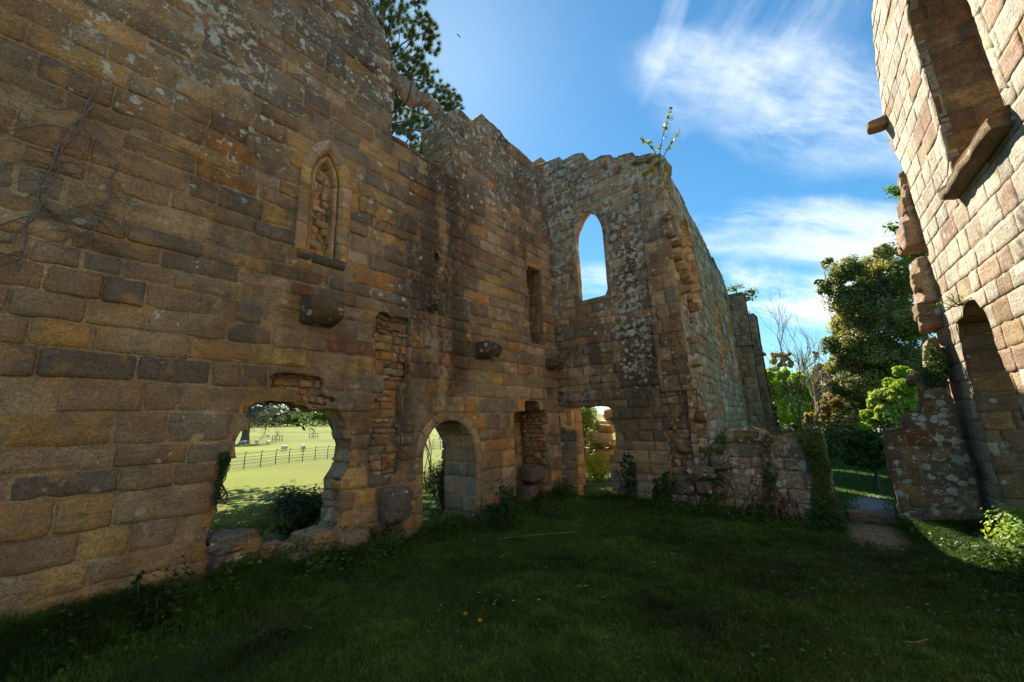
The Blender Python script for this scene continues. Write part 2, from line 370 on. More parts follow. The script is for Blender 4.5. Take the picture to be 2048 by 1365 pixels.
COARSE = dict(ch=(.26, .36), ln=(.45, .9), gap=.012, cell=.3, bev=.02, rough=.02, relief=.015, mdepth=.02, mcell=.25, wave=.01)

PL = plane((LX, 0, 0), (0, 1, 0), (0, 0, 1), (1, 0, 0))
PE = plane((0, EY, 0), (1, 0, 0), (0, 0, 1), (0, -1, 0))
P3 = plane((-2.33 - TS * 8.5, 0, 0), (TS, 1, 0), (0, 0, 1), (1, 0, 0))
PR = plane((2.0, 0, 0), (TS, 1, 0), (0, 0, 1), (-1, 0, 0))

# ---- left wall -----------------------------------------------------
topL = [atL(*p) for p in ((1097, 338), (1072, 331), (1045, 306), (1020, 285), (1008, 276), (1000, 262), (984, 246), (974, 238), (964, 227), (952, 236), (944, 243), (934, 232), (919, 218), (902, 222), (894, 226))]
topL = [(9.1, topL[0][1])] + topL
notch = [atL(*p) for p in ((902, 300), (915, 361), (880, 340), (830, 306), (781, 271), (788, 200), (796, 142), (789, 118), (775, 90), (768, 60), (755, 40), (742, 18), (733, -10), (715, -40))]
outL = [(-3.0, -.4), (9.1, -.4)] + topL + notch + [(1.8, 9.9), (.4, 9.75), (-1.2, 10.0), (-3.0, 9.9)]
hole_gap = ccw([atL(*p) for p in ((410, 1100), (414, 1066), (430, 1037), (431, 990), (444, 921), (470, 912), (474, 866), (489, 861), (493, 818), (500, 805), (545, 803), (590, 805), (641, 815), (672, 817), (690, 840), (703, 882), (704, 918), (682, 960), (680, 1015), (672, 1050), (668, 1090))])
hole_gap = [(y, max(z, .1)) for y, z in hole_gap]; hole_gap = rough_poly(hole_gap, .08, .018, 3)
door_px = [(842, 1062), (843, 1000), (846, 920), (851, 886), (862, 862), (879, 846), (899, 839), (920, 846), (936, 862), (947, 886), (952, 920), (955, 1000), (957, 1045)]
hole_door = ccw([atL(*p) for p in door_px]); dy0, dy1 = atL(846, 950)[0], atL(952, 950)[0]; dc, dr = (dy0 + dy1) / 2, (dy1 - dy0) / 2
zs = 1.83 - dr * 1.02
arc = [(dc + dr * math.cos(R(a)), zs + dr * 1.02 * math.sin(R(a))) for a in range(0, 181, 12)]
hole_door = [(dc - dr, -.3), (dc + dr, -.3)] + arc
ny0, ny1 = atL(1029, 900)[0], atL(1096, 850)[0]
hole_niche = [(ny0, -.2), (ny1 + .04, -.2), (ny1, 1.0), (ny1 - .02, 2.02), (ny1 - .3, 2.03), (ny1 - .33, 2.22), (ny0 + .42, 2.24), (ny0 + .4, 2.0), (ny0, 1.98), (ny0 + .02, 1.0)]
wy0, wy1 = atL(1055, 560)[0], atL(1084, 600)[0] ; wz0, wz1 = atL(1063, 687)[1], atL(1055, 531)[1]
hole_win = [(wy0, wz0), (wy1, wz0), (wy1, wz1), (wy0, wz1)]
# lancet
lanc = [atL(*p) for p in ((612, 512), (612, 440), (617, 372), (621, 330), (630, 305), (645, 292), (662, 305), (673, 330), (676, 380), (672, 450), (667, 520))]
ly0, ly1 = lanc[0][0] - .02, lanc[-1][0] + .07; lc = (ly0 + ly1) / 2; lh = ly1 - ly0; lz0, lzt = 4.2, 5.95
def pointed(x0, x1, z0, ztop, n=7, rise=1.1):
    w = x1 - x0; zs = ztop - w * rise; o = [(x0, z0), (x1, z0)]
    for i in range(n + 1):
        t = R(60) * i / n; o.append((x1 - w * (1 - math.cos(t)), zs + w * rise * math.sin(t) / math.sin(R(60))))
    r = [((x0 + x1) - q[0], q[1]) for q in o[2:-1]][::-1]; return o + r
lan_out = pointed(ly0, ly1, lz0, lzt)
putlog = [(4.50, 4.78), (4.66, 4.78), (4.66, 4.98), (4.50, 4.98)]
chase = ccw([atL(*p) for p in ((752, 624), (822, 640), (820, 695), (817, 755), (803, 776), (803, 900), (798, 950), (770, 952), (735, 945), (738, 860), (743, 830), (742, 800), (765, 798), (766, 724), (747, 722), (752, 660))])
chase = rough_poly(chase, .1, .03, 5)
over = ccw([atL(*p) for p in ((541, 741), (648, 754), (649, 791), (673, 796), (674, 813), (640, 812), (592, 802), (592, 781), (541, 776))])
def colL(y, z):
    ochre_glow = math.exp(-((y - 6.9) / 1.3) ** 2) * float(sst(z, 6.4, 4.6)) + .9 * math.exp(-((y - 2.9) / 1.1) ** 2) * float(sst(z, 6.6, 4.8)) + .35 * float(sst(z, 2.6, 1.4)) * float(sst(y, 3, 1))  # ochre stone zones; warm bounce light is put into their colour too
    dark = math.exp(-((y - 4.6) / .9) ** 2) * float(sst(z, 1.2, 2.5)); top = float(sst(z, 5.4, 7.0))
    n = float(fbm(y * .7, z * .7, 0, 2, 31)); ochre_glow = max(0., ochre_glow * (1 - .8 * dark) + .25 * n)
    return pick(dict(grey=1.2 + top * .8 + dark - .5 * ochre_glow, brown=1.3 + dark, tan=.6 + ochre_glow * .8, ochre=.22 + ochre_glow * 2.2, orange=.10 + ochre_glow * .45, red=.05 + (.2 if 2 < y < 3.5 and z < 2.6 else 0), pink=.1 + ochre_glow * .9 + (top * 1.6 + .9) * float(sst(y, 5, 7)))) * (.86 + .27 * float(sst(y, 1.5, 6.5)))
def auxL(y, z):
    y = np.asarray(y); z = np.asarray(z); n = fbm(y * .9, z * .9, 0, 3, 41)
    l = sst(z + n * .9, 5.2, 7.6) * .58 + .2 * sst(n, .1, .5) * sst(z, .8, 2.5) + .1
    s = np.exp(-((y - 4.7 + .3 * n) / .85) ** 2) * sst(z, 1.5, 2.8) * sst(z, 7.8, 6.6) * 1.15 + .45 * sst(fbm(y * .7, z * .45, 0, 2, 43), -.05, .5)
    s = np.maximum(s, .8 * np.exp(-((y - 7.3 - .2 * n) / .3) ** 2) * sst(z, 4.6, 6.2)); s = np.maximum(s, .9 * np.exp(-((y - 3.9) / .35) ** 2) * sst(z, 3.9, 2.9) * sst(z, .8, 1.6))
    s = np.maximum(s, .55 * sst(z + n, 6.2, 7.6) * sst(y, 1.5, 3.)); s = s * (1 - .85 * np.exp(-((y - 6.6) / .75) ** 2) * sst(z, 6, 5))
    return aux3(l, s, .12 * sst(z, 1.0, .0) + .1 * sst(z, 7, 9))
def colRub(y, z): return pick(dict(red=.8, orange=.5, tan=1., brown=1.4, grey=.8, pink=.6))
lw = thing('ruined_wall', 'tall shaded sandstone wall on the left with lancet, broken gap and arched doorway', 'wall', (LX, 4, 0))
A = Acc()
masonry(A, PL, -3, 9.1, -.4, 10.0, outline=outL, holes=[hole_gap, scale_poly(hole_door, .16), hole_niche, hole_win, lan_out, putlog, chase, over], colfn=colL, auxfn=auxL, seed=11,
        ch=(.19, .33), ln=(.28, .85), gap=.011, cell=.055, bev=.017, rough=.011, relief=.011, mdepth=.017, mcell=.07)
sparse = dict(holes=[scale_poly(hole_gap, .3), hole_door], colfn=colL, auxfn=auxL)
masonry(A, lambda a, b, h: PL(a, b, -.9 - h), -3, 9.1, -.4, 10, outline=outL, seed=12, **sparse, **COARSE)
band(A, PL, topL + notch + [(1.8, 9.9), (.4, 9.75), (-1.2, 10.0)], (0, .0), (0, -.9), side=-1, colfn=lambda a, b: pick(dict(grey=1, tan=.6)), auxfn=lambda a, b: aux3(0 * a + .8, 0 * a + .15, 0 * a + .45), seed=13, **LIN)
build('stonework', A, STONE, lw)
A = Acc(); band(A, PL, hole_gap, (0, -.5), (.3, -.9), closed=True, flip=True, colfn=colRub, auxfn=None, seed=18, **LIN)
band(A, PL, hole_gap, (0, .0), (0, -.5), closed=True, colfn=colRub, auxfn=None, seed=14, ch=(.1, .26), ln=(.14, .34), gap=.012, cell=.04, bev=.010, rough=.03, relief=.035, nfreq=9., wave=.012, mdepth=.05, skirt=.06, mcell=.08)
recess(A, PL, over, .13, [hole_gap], colRub, None, 15)
recess(A, PL, chase, .13, [hole_gap], colRub, lambda y, z: aux3(0 * y + .05, .3 * sst(fbm(y * 3, z * 3, 0, 2, 2), 0, .4), 0 * y), 17)
recess(A, PL, putlog, .3, [], lambda a, b: pick(dict(brown=1)), None, 19)
build('rubble_core', A, STONE, lw)
A = Acc(); archp = [(dc + dr, -.2)] + arc + [(dc - dr, -.2)]
band(A, PL, archp, (0, .012), (.17, .012), side=1, colfn=lambda y, z: pick(dict(pink=.8, tan=1, brown=.7)), auxfn=auxL, seed=21, ch=(.26, .34), ln=(1, 2), cell=.05, bev=.012, rough=.008, relief=.004, wave=.004, mdepth=.012, skirt=.05)
band(A, PL, archp, (0, .0), (0, -.9), side=1, colfn=lambda y, z: pick(dict(grey=1, brown=.8, tan=.5)), auxfn=auxL, seed=22, **LIN)
build('doorway_arch', A, STONE, lw)
A = Acc(); recess(A, PL, hole_niche, .8, [], lambda y, z: pick(dict(brown=1, ochre=.4, tan=.5)), None, 23, rub={**LIN, 'mcell': .1})
hn = [(y, z) for y, z in hole_niche]; band(A, PL, [(ny1 + .02, 0), (ny1, 1.95)], (-.06, -.08), (-.1, -.7), side=1, colfn=colRub, seed=24, **RUB)
build('doorway_recess', A, STONE, lw)
A = Acc(); recess(A, PL, hole_win, .55, [], lambda y, z: pick(dict(grey=1, brown=1)), None, 25, rub={**LIN, 'mcell': .1})
band(A, PL, [(wy0 - .02, wz1 + .0), (wy1 + .02, wz1)], (.0, .012), (.14, .012), side=-1, colfn=lambda y, z: pick(dict(orange=.4, ochre=1)), seed=26, ch=(.5, .9), ln=(1, 2), cell=.06)
build('window_recess', A, STONE, lw)
# lancet window: chamfered frame, blocked with rubble, stone sill
lo = ccw(lan_out); A = Acc(); cL = lambda y, z: pick(dict(ochre=1.6, pink=.6, tan=.8)) * 1.1; auxZ = lambda a, b: aux3(0 * a + .03, .35 * sst(fbm(a * 5, b * 1.2, 0, 2, 77), -.1, .4), 0 * a)
lp = lo[1:] + lo[:1]
fr = dict(ch=(.26, .36), ln=(1, 2), cell=.04, bev=.008, rough=.005, relief=.003, wave=.003, mdepth=.01, skirt=.03, mcell=.1, gap=.006)
band(A, PL, lp, (.0, .03), (.15, .024), colfn=cL, auxfn=auxZ, seed=31, **fr)
band(A, PL, lp, (0, .03), (-.045, -.05), colfn=cL, auxfn=auxZ, seed=31, **fr)
band(A, PL, lp, (-.045, -.05), (-.10, -.065), colfn=cL, auxfn=auxZ, seed=31, **fr)
band(A, PL, lp, (-.10, -.065), (-.125, -.24), colfn=cL, auxfn=auxZ, seed=31, **fr)
lf = build('lancet_window', A, STONE, lw)
A = Acc(); inn = scale_poly(lo, -.115); a0, a1, b0, b1 = bbox(inn)
masonry(A, lambda a, b, h: PL(a, b, h - .19), a0 - .05, a1 + .05, b0, b1 + .05, outline=scale_poly(lo, -.1), colfn=lambda y, z: pick(dict(tan=1, pink=1, red=.4, ochre=.6)), seed=33, **{**RUB, 'rough': .035, 'relief': .04})
build('rubble_infill', A, STONE, lf)
A = Acc(); V = np.array([[a, b, h] for a in np.linspace(ly0 - .1, ly1 + .1, 12) for (b, h) in ((lz0 + .02, -.15), (lz0 + .01, -.02), (lz0 - .05, .045), (lz0 - .09, .05), (lz0 - .13, .0), (lz0 - .13, -.05))])
V[:, 2] += .012 * fbm(V[:, 0] * 8, V[:, 1] * 20, 0, 3, 5); i = np.arange(72).reshape(12, 6); Q = np.stack([i[:-1, :-1], i[:-1, 1:], i[1:, 1:], i[1:, :-1]], -1).reshape(-1, 4)
A.add(PL(V[:, 0], V[:, 1], V[:, 2]), Q, None, (.16, .15, .11), (.1, .5, .35)); build('sill', A, STONE, lf)
# corbels
def corbel(par, P, a, b, w=.36, h=.3, d=.32, col=(.15, .12, .09), seed=0, aux=(.35, .45, .3)):
    A = Acc(); n, m = 13, 12; prof = [(h / 2, -.1), (h / 2, d * .3), (h / 2 - .01, d * .75), (h / 2 - .05, d * .97), (h * .2, d), (-h * .05, d * .97), (-h * .25, d * .82), (-h * .42, d * .55), (-h * .5, d * .2), (-h * .5, -.1)]
    V = []
    for i in range(n):
        t = i / (n - 1); e = 1 - .06 * (abs(2 * t - 1) ** 6)
        for (bb, hh) in prof: V.append((a + (t - .5) * w, b + bb * e, hh * e))
    V = np.array(V); k = len(prof); amp = .03
    V[:, 2] += amp * fbm(V[:, 0] * 7, V[:, 1] * 7, seed, 3, 3) * (V[:, 2] > 0); V[:, 1] += amp * fbm(V[:, 0] * 6, V[:, 2] * 6, seed + 5, 3, 4); V[:, 0] += amp * .7 * fbm(V[:, 1] * 7, V[:, 2] * 7, seed + 8, 3, 4)
    ix = np.arange(n * k).reshape(n, k); Q = np.stack([ix[:-1, :-1], ix[:-1, 1:], ix[1:, 1:], ix[1:, :-1]], -1).reshape(-1, 4)
    c = [ix[0, :], ix[-1, :]]; T = [(c[0][0], c[0][j + 1], c[0][j]) for j in range(1, k - 1)] + [(c[1][0], c[1][j], c[1][j + 1]) for j in range(1, k - 1)]
    A.add(P(V[:, 0], V[:, 1], V[:, 2]), Q, T, col, aux); return build('corbel', A, STONE, par)
corbel(lw, PL, 2.42, 3.33, .46, .36, .34, seed=1, col=(.2, .15, .1)); corbel(lw, PL, 5.80, 3.20, .44, .33, .32, seed=2, col=(.14, .10, .08)); corbel(lw, PL, 8.2, 3.16, .34, .27, .3, seed=3)
# window sill slab in the notch, broken tracery deeper in the wall
n0 = atL(781, 271); n1 = atL(915, 361)
A = Acc(); tr_out = [atXp(*p, -6.0)[1:] for p in ((786, 148), (800, 153), (815, 162), (827, 171), (832, 185), (843, 187), (858, 194), (872, 206), (884, 221), (890, 240))]
tr_in = [atXp(*p, -6.0)[1:] for p in ((788, 166), (796, 182), (806, 200), (816, 213), (827, 221), (835, 214), (846, 212), (857, 222), (866, 238), (872, 256))]
prof = [(.0, .02), (.0, -.02), (.22, -.03), (.24, -.07), (.5, -.07), (.52, -.08), (1, -.08), (1, .05), (.52, .05), (.5, .05), (.24, .06), (.22, .03)]
po = np.array([q[:2] for q in tr_out]); pi = np.array([q[:2] for q in tr_in]); k = len(prof); NB = 7
for bi in range(NB):
    V = []; ns = 5; tt = np.linspace((bi + .025) / NB, (bi + .975) / NB, ns) * (len(po) - 1); jit = rnd.uniform(-.015, .015)
    for t in tt:
        o = np.array([np.interp(t, range(len(po)), po[:, j]) for j in (0, 1)]); i_ = np.array([np.interp(t, range(len(pi)), pi[:, j]) for j in (0, 1)])
        for f, d in prof: q = o + (i_ - o) * (1 - f); V.append((q[0], q[1], -.5 + d + jit))
    V = np.array(V); ix = np.arange(ns * k).reshape(ns, k); V[:, 2] += .012 * fbm(V[:, 0] * 14, V[:, 1] * 14, bi, 2, 3)
    Q = np.stack([ix[:-1, :-1], ix[:-1, 1:], ix[1:, 1:], ix[1:, :-1]], -1).reshape(-1, 4); Q = np.vstack([Q, np.stack([ix[:-1, -1], ix[:-1, 0], ix[1:, 0], ix[1:, -1]], -1)])
    T = [(ix[e_, 0], ix[e_, j], ix[e_, j + 1]) for e_ in (0, -1) for j in range(1, k - 1)]
    A.add(PL(V[:, 0], V[:, 1], V[:, 2]), Q, T, pick(dict(tan=1, pink=.6, ochre=.4)), (.3, .25, .15))
# moulded jamb that carries the tracery
jb = [atXp(*p, -6.0)[1:] for p in ((866, 245), (863, 335))]
for s0 in (0, 1, 2, 3, 4):
    za, zb = jb[0][1] + (jb[1][1] - .15 - jb[0][1]) * s0 / 5, jb[0][1] + (jb[1][1] - .15 - jb[0][1]) * (s0 + 1) / 5
    rock(A, (LX - .5, jb[0][0] + .1, (za + zb) / 2), (.28, .24, abs(za - zb) - .01), seed=60 + s0, col=(.36, .29, .2), aux=(.4, .2, .2), n=7, e=7, amp=.03)
build('window_tracery', A, STONE, lw)
A = Acc()
for i in range(4):
    f = (i + .5) / 4; y = n0[0] + (n1[0] - n0[0]) * f; z = n0[1] + (n1[1] - n0[1]) * f
    rock(A, (LX - .42, y, z - .01), (.92, (n1[0] - n0[0]) / 4 - .008, .09), seed=70 + i, col=(.2, .17, .12), aux=(.4, .3, .4), n=9, e=8, amp=.04)
build('sill', A, STONE, lw)

# ---- end wall --------------------------------------------------------
topE = [atE(*p) for p in ((1328, 311), (1300, 306), (1271, 313), (1264, 304), (1240, 310), (1229, 318), (1220, 309), (1200, 312), (1183, 322), (1176, 318), (1170, 315), (1165, 305), (1146, 309), (1124, 322), (1119, 314), (1095, 322), (1069, 333))]
topE.append((-6.0, topE[-1][1]))
edgeE = [atE(*p) for p in ((1345, 1005), (1341, 940), (1336, 882), (1330, 862), (1352, 842), (1318, 820), (1317, 785), (1386, 781), (1372, 700), (1359, 610), (1351, 560), (1340, 470), (1330, 390), (1324, 345))]
edgeE = [atE(1345, 1060)] + edgeE
outE = [(-6.0, -.4), (edgeE[0][0], -.4)] + edgeE + topE
_unused = [(1160, 602), (1157, 560), (1150, 520), (1143, 478), (1144, 455), (1150, 437), (1160, 423), (1176, 415), (1192, 424), (1201, 438), (1206, 456), (1210, 500), (1214, 550), (1217, 590)]
winE = pointed(-4.71, -3.915, 4.68, 7.06, 8, 1.0)
doorE = [atE(*p) for p in ((1155, 1000), (1155, 900), (1152, 862), (1126, 856), (1121, 850), (1119, 826), (1136, 816), (1192, 811), (1225, 816), (1226, 832), (1219, 836), (1230, 856), (1231, 882), (1236, 906), (1219, 911), (1222, 964), (1226, 1000))]
doorE = ccw([(doorE[0][0], -.3)] + doorE + [(doorE[-1][0], -.3)])
def colE(x, z):
    top = float(sst(z, 3.6, 5.0)); n = float(fbm(x, z, 0, 2, 51))
    if x < -4.9 and z < 1.45: return pick(dict(grey=1)) * .8
    if x > -3.5 and z < 1.3: return pick(dict(brown=.6, pink=1, tan=1))
    return pick(dict(grey=1.6 + n, brown=1.5, tan=.5 + top * .3, ochre=.12, red=.15 * (1 - top), pink=.6 + .4 * (x > -3) + top * .6)) * 1.1
def auxE(x, z):
    n = fbm(np.asarray(x) * 1.1, np.asarray(z) * 1.1, 0, 3, 53)
    l = .9 * sst(z + n * .9, 4.2, 6.2) + .95 * np.exp(-((x + 3.35) / .45) ** 2) * sst(z, 2.0, 3.2) + .14 + .3 * np.exp(-((x + 4.2) / .6) ** 2) * np.exp(-((z - 3.9) / .5) ** 2)
    s = .85 * np.exp(-((x + 3.3 + .1 * n) / .28) ** 2) * sst(z, 6.6, 5.6) * sst(z, 1.6, 3.) + .65 * sst(z + n * .5, 4.6, 3.6) * sst(z, .9, 1.7) + .5 * np.exp(-((x + 5.45) / .13) ** 2)
    return aux3(l, s, .12 + .25 * sst(z, 7, 8.2))
ew = thing('ruined_end_wall', 'end wall facing the camera with tall pointed window open to sky and broken doorway', 'wall', (-4, EY, 0))
A = Acc()
masonry(A, PE, -6.0, -2.2, -.4, 9.0, outline=outE, holes=[winE, doorE], colfn=colE, auxfn=auxE, seed=81, ch=(.17, .28), ln=(.24, .6), gap=.012, cell=.055, bev=.015, rough=.014, relief=.012, mdepth=.018)
masonry(A, lambda a, b, h: PE(a, b, -.6 - h), -5.9, -2.5, -.4, 9, outline=outE, holes=[scale_poly(winE, .28), scale_poly(doorE, .25)], colfn=colE, auxfn=auxE, seed=82, **COARSE)
pil = [atE(*p) for p in ((1276, 372), (1289, 500), (1303, 640), (1312, 720), (1317, 785), (1387, 780), (1372, 700), (1359, 610), (1350, 545), (1340, 470), (1330, 390), (1324, 346), (1300, 353), (1284, 358))]
px0 = pil[0][0]
pil = [(-2.925, 2.28), (-2.335, 2.28), (-2.335, 7.16), (-2.925, 7.2)]
def colP(x, z): return pick(dict(brown=1.2, pink=1.4, grey=.8, tan=.6))
PEp = lambda a, b, h: PE(a, b, h + .045)
masonry(A, PEp, -2.925, -2.335, 2.28, 7.2, colfn=colP, auxfn=auxE, seed=83, ch=(.26, .36), ln=(.25, .42), gap=.01, cell=.05, bev=.014, rough=.01, relief=.006, wave=.004, mdepth=.015)
band(A, PEp, [(-2.925, 7.2), (-2.925, 2.28), (-2.335, 2.28)], (0, 0), (0, -.08), side=-1, colfn=colP, seed=84, mort=True, ch=(.3, .4), ln=(.2, .3), cell=.1, relief=.001, rough=.004, wave=0, gap=.003, bev=.004, mdepth=.004)
band(A, PE, edgeE + topE, (0, 0), (0, -.6), side=-1, colfn=lambda a, b: pick(dict(grey=1, tan=.8, pink=.5)), auxfn=lambda a, b: aux3(0 * a + .6, 0 * a + .1, .1 + .5 * sst(b, 6, 7)), seed=85, **LIN)
build('stonework', A, STONE, ew)
A = Acc(); wp = winE
cW = lambda a, b: pick(dict(pink=1, tan=.8, cream=.5))
wp = ccw(wp)
band(A, PE, wp, (0, .0), (0, -.2), closed=True, colfn=cW, auxfn=lambda a, b: aux3(0 * a + .15, 0 * a, 0 * a + .1), seed=86, **LIN)
band(A, PE, wp, (0, .015), (.12, .012), closed=True, colfn=lambda a, b: pick(dict(tan=1, grey=1.2)), auxfn=auxE, seed=87, **{**fr, 'rough': .008})
band(A, PE, wp, (0, -.2), (.28, -.6), closed=True, flip=True, colfn=cW, seed=88, **LIN)
build('window_arch', A, STONE, ew)
A = Acc(); band(A, PE, doorE, (0, -.3), (.25, -.6), closed=True, flip=True, colfn=cW, seed=90, **LIN); band(A, PE, doorE, (0, 0), (0, -.3), closed=True, colfn=lambda a, b: pick(dict(ochre=1, orange=.7, tan=.5)) if a < -4.9 else pick(dict(tan=1, grey=1)), seed=89, **{**LIN, 'rough': .025, 'relief': .015, 'cell': .05, 'ch': (.15, .26)})
build('doorway', A, STONE, ew)
core = [atE(*p) for p in ((1310, 780), (1392, 776), (1407, 815), (1411, 860), (1414, 905), (1425, 960), (1428, 1030), (1330, 1030), (1330, 900), (1320, 830))]
core = ccw([(x, max(z, -.2)) for x, z in core]); A = Acc()
masonry(A, lambda a, b, h: PE(a, b, h - .16), -3.1, -1.8, -.3, 2.5, outline=rough_poly(core, .15, .02, 3), colfn=lambda a, b: pick(dict(pink=1.5, tan=1, red=.3, grey=.6, cream=.3)), auxfn=lambda a, b: aux3(0 * a + .15, 0 * a, 0 * a + .05), seed=91, mortar=np.array((.36, .26, .19)), **{**RUB, 'rough': .05, 'relief': .05, 'ln': (.08, .3), 'ch': (.06, .2), 'mdepth': .045})
for (px, py, s, c, sd) in ((1397, 836, .2, (.24, .12, .075), 1), (1366, 897, .19, (.42, .22, .13), 2), (1352, 832, .12, (.4, .3, .22), 3)):
    x, z = atE(px, py, EY + .1); rock(A, (x, EY + .1, z), (s * 1.25, .2, s), seed=sd, col=c, amp=.25, e=2.4, tilt=(0, .3))
build('rubble_core', A, STONE, ew)

A = Acc()  # added mass, out of view: stops sun coming through the end window
for (o_, u_, n_, l_) in (((-6.9, 9.1, 0), (1, 0, 0), (0, -1, 0), .9), ((-6.0, 9.1, 0), (0, 1, 0), (1, 0, 0), 1.4), ((-6.9, 10.5, 0), (1, 0, 0), (0, 1, 0), .9), ((-6.9, 9.1, 0), (0, 1, 0), (-1, 0, 0), 1.4)):
    masonry(A, plane(o_, u_, (0, 0, 1), n_), 0, l_, -.2, 9.8, colfn=colE, seed=95, **COARSE)
masonry(A, plane((-6.9, 9.1, 9.8), (1, 0, 0), (0, 1, 0), (0, 0, 1)), 0, .9, 0, 1.4, colfn=colE, seed=96, **COARSE)
build('added_sun_block', A, STONE, ew)
# ---- range running away beyond the end wall ---------------------------
def col3(y, z): return pick(dict(pink=1.6, tan=1., ochre=.9, cream=1.2, orange=.15)) if z < 6.6 else pick(dict(grey=.5, cream=1.2, pink=.8))
def aux3f(y, z): n = fbm(np.asarray(y) * .5, np.asarray(z) * .8, 0, 3, 61); return aux3(.15 + .35 * sst(z + n, 5.6, 7.2), .15 * sst(fbm(np.asarray(y) * 1.4, np.asarray(z) * .3, 0, 2, 63), .1, .5), .08 + .15 * sst(z, 6, 7.6))
sw = thing('ruined_range_wall', 'long side wall running away behind the end wall with jutting stones and far buttress', 'wall', (-2.6, 16, 0))
t3 = [(24.6, 6.9), (23.5, 7.0), (22.2, 6.8), (20.6, 7.0), (19.4, 6.9), (18.4, 7.3), (17.2, 7.5), (15, 7.45), (13.2, 7.6), (11.5, 7.5), (10.4, 7.65), (9.4, 7.55), (8.5, 7.72)]
o3 = [(8.5, -.3), (24.6, -.3)] + t3
w3h = pointed(17.2, 18.0, 3.0, 6.6); w3i = pointed(13.9, 14.8, 2.9, 6.0); w3sun = pointed(9.7, 11.5, 4.5, 7.0, rise=.8)  # third opening is added, to pass sun to the right wall's foot
A = Acc(); masonry(A, P3, 8.5, 12.5, -.3, 7.9, outline=o3, holes=[w3sun], colfn=col3, auxfn=aux3f, seed=101, ch=(.16, .27), ln=(.22, .6), gap=.012, cell=.07, bev=.016, rough=.016, relief=.014)
masonry(A, P3, 12.5, 24.6, -.3, 7.9, outline=o3, holes=[w3h, w3i], colfn=col3, auxfn=aux3f, seed=102, ch=(.18, .3), ln=(.3, .7), gap=.014, cell=.14, bev=.018, rough=.02, relief=.018, mcell=.2)
masonry(A, lambda a, b, h: P3(a, b, -.6 - h), 9.1, 24.6, -.3, 7.9, outline=o3, holes=[w3h, w3i, w3sun], colfn=col3, seed=103, **COARSE)
band(A, P3, [(24.6, -.3)] + t3, (0, 0), (0, -.6), side=-1, colfn=lambda a, b: pick(dict(grey=1, tan=1)), auxfn=lambda a, b: aux3(0 * a + .6, 0 * a, 0 * a + .4), seed=104, **{**LIN, 'cell': .15})
band(A, P3, w3sun, (0, 0), (0, -.6), closed=True, colfn=col3, seed=107, **{**LIN, 'rough': .025, 'relief': .02}); band(A, P3, w3h, (0, 0), (0, -.6), closed=True, colfn=col3, seed=105, **{**LIN, 'cell': .15}); band(A, P3, w3i, (0, 0), (0, -.6), closed=True, colfn=col3, seed=106, **{**LIN, 'cell': .15})
build('stonework', A, STONE, sw)
tooth = [(1346, 430, .3), (1352, 468, .26), (1357, 487, .34), (1360, 512, .3), (1366, 533, .36), (1372, 552, .3), (1378, 562, .38), (1371, 580, .42), (1384, 596, .3), (1391, 614, .38), (1390, 640, .22), (1388, 680, .42), (1393, 727, .32)]
for i, (px, py, s) in enumerate(tooth):
    r = ray(px, py); k = (-2.2 - TS * 8.5) / (r[0] - TS * r[1]); p = CAM + r * k; A = Acc()
    rock(A, (p[0] - .08, p[1], p[2]), (s * rnd.uniform(.6, 1.1), s * rnd.uniform(.5, .9), s * rnd.uniform(.35, .6)), seed=110 + i, col=pick(dict(tan=1, ochre=.7, brown=.8)), aux=(.25, .1, .2), n=8, e=4, amp=.22, rot=rnd.uniform(-.5, .5), tilt=(rnd.uniform(-.15, .15), rnd.uniform(-.2, .2)))
    build('protruding_stone', A, STONE, sw)
# buttress
for (y0, y1, dd, zt, sd) in ((19.0, 19.7, .55, 7.0, 1), (22.2, 23.2, .7, 6.7, 2)):
    xb = -2.33 + TS * (y0 - 8.5); A = Acc()
    kw = dict(colfn=lambda a, b: pick(dict(grey=.8, tan=1, brown=.8, pink=.7)), auxfn=lambda a, b: aux3(.1 + .5 * sst(b, 5, 5.6), 0 * a + .2, 0 * a + .1), ch=(.22, .32), ln=(.3, .5), gap=.014, cell=.14, bev=.02, rough=.014, relief=.012, mcell=.2)
    masonry(A, plane((xb, y0, 0), (1, 0, 0), (0, 0, 1), (0, -1, 0)), -.1, dd, -.2, zt, seed=120 + sd, **kw)
    masonry(A, plane((xb + dd, y0, 0), (TS, 1, 0), (0, 0, 1), (1, 0, 0)), 0, y1 - y0, -.2, zt, seed=122 + sd, **kw)
    masonry(A, plane((xb, y0, zt), (1, 0, 0), (0, 1, 0), (0, 0, 1)), -.1, dd, 0, y1 - y0, seed=124 + sd, **kw)
    masonry(A, plane((xb, y1, 0), (1, 0, 0), (0, 0, 1), (0, 1, 0)), -.1, dd, -.2, zt, seed=126 + sd, **kw)
    for q in range(3): rock(A, (xb + dd / 2 + .03, y0 + (y1 - y0) / 3 * (q + .5), 4.7), (dd + .2, (y1 - y0) / 3 + .02, .14), seed=q, col=(.3, .24, .18), e=6, n=6, amp=.03)
    rock(A, (xb + dd / 2 + .03, y0 - .03, 4.7), (dd + .2, .2, .14), seed=9, col=(.3, .24, .18), e=6, n=6, amp=.03)
    build('buttress', A, STONE, sw)

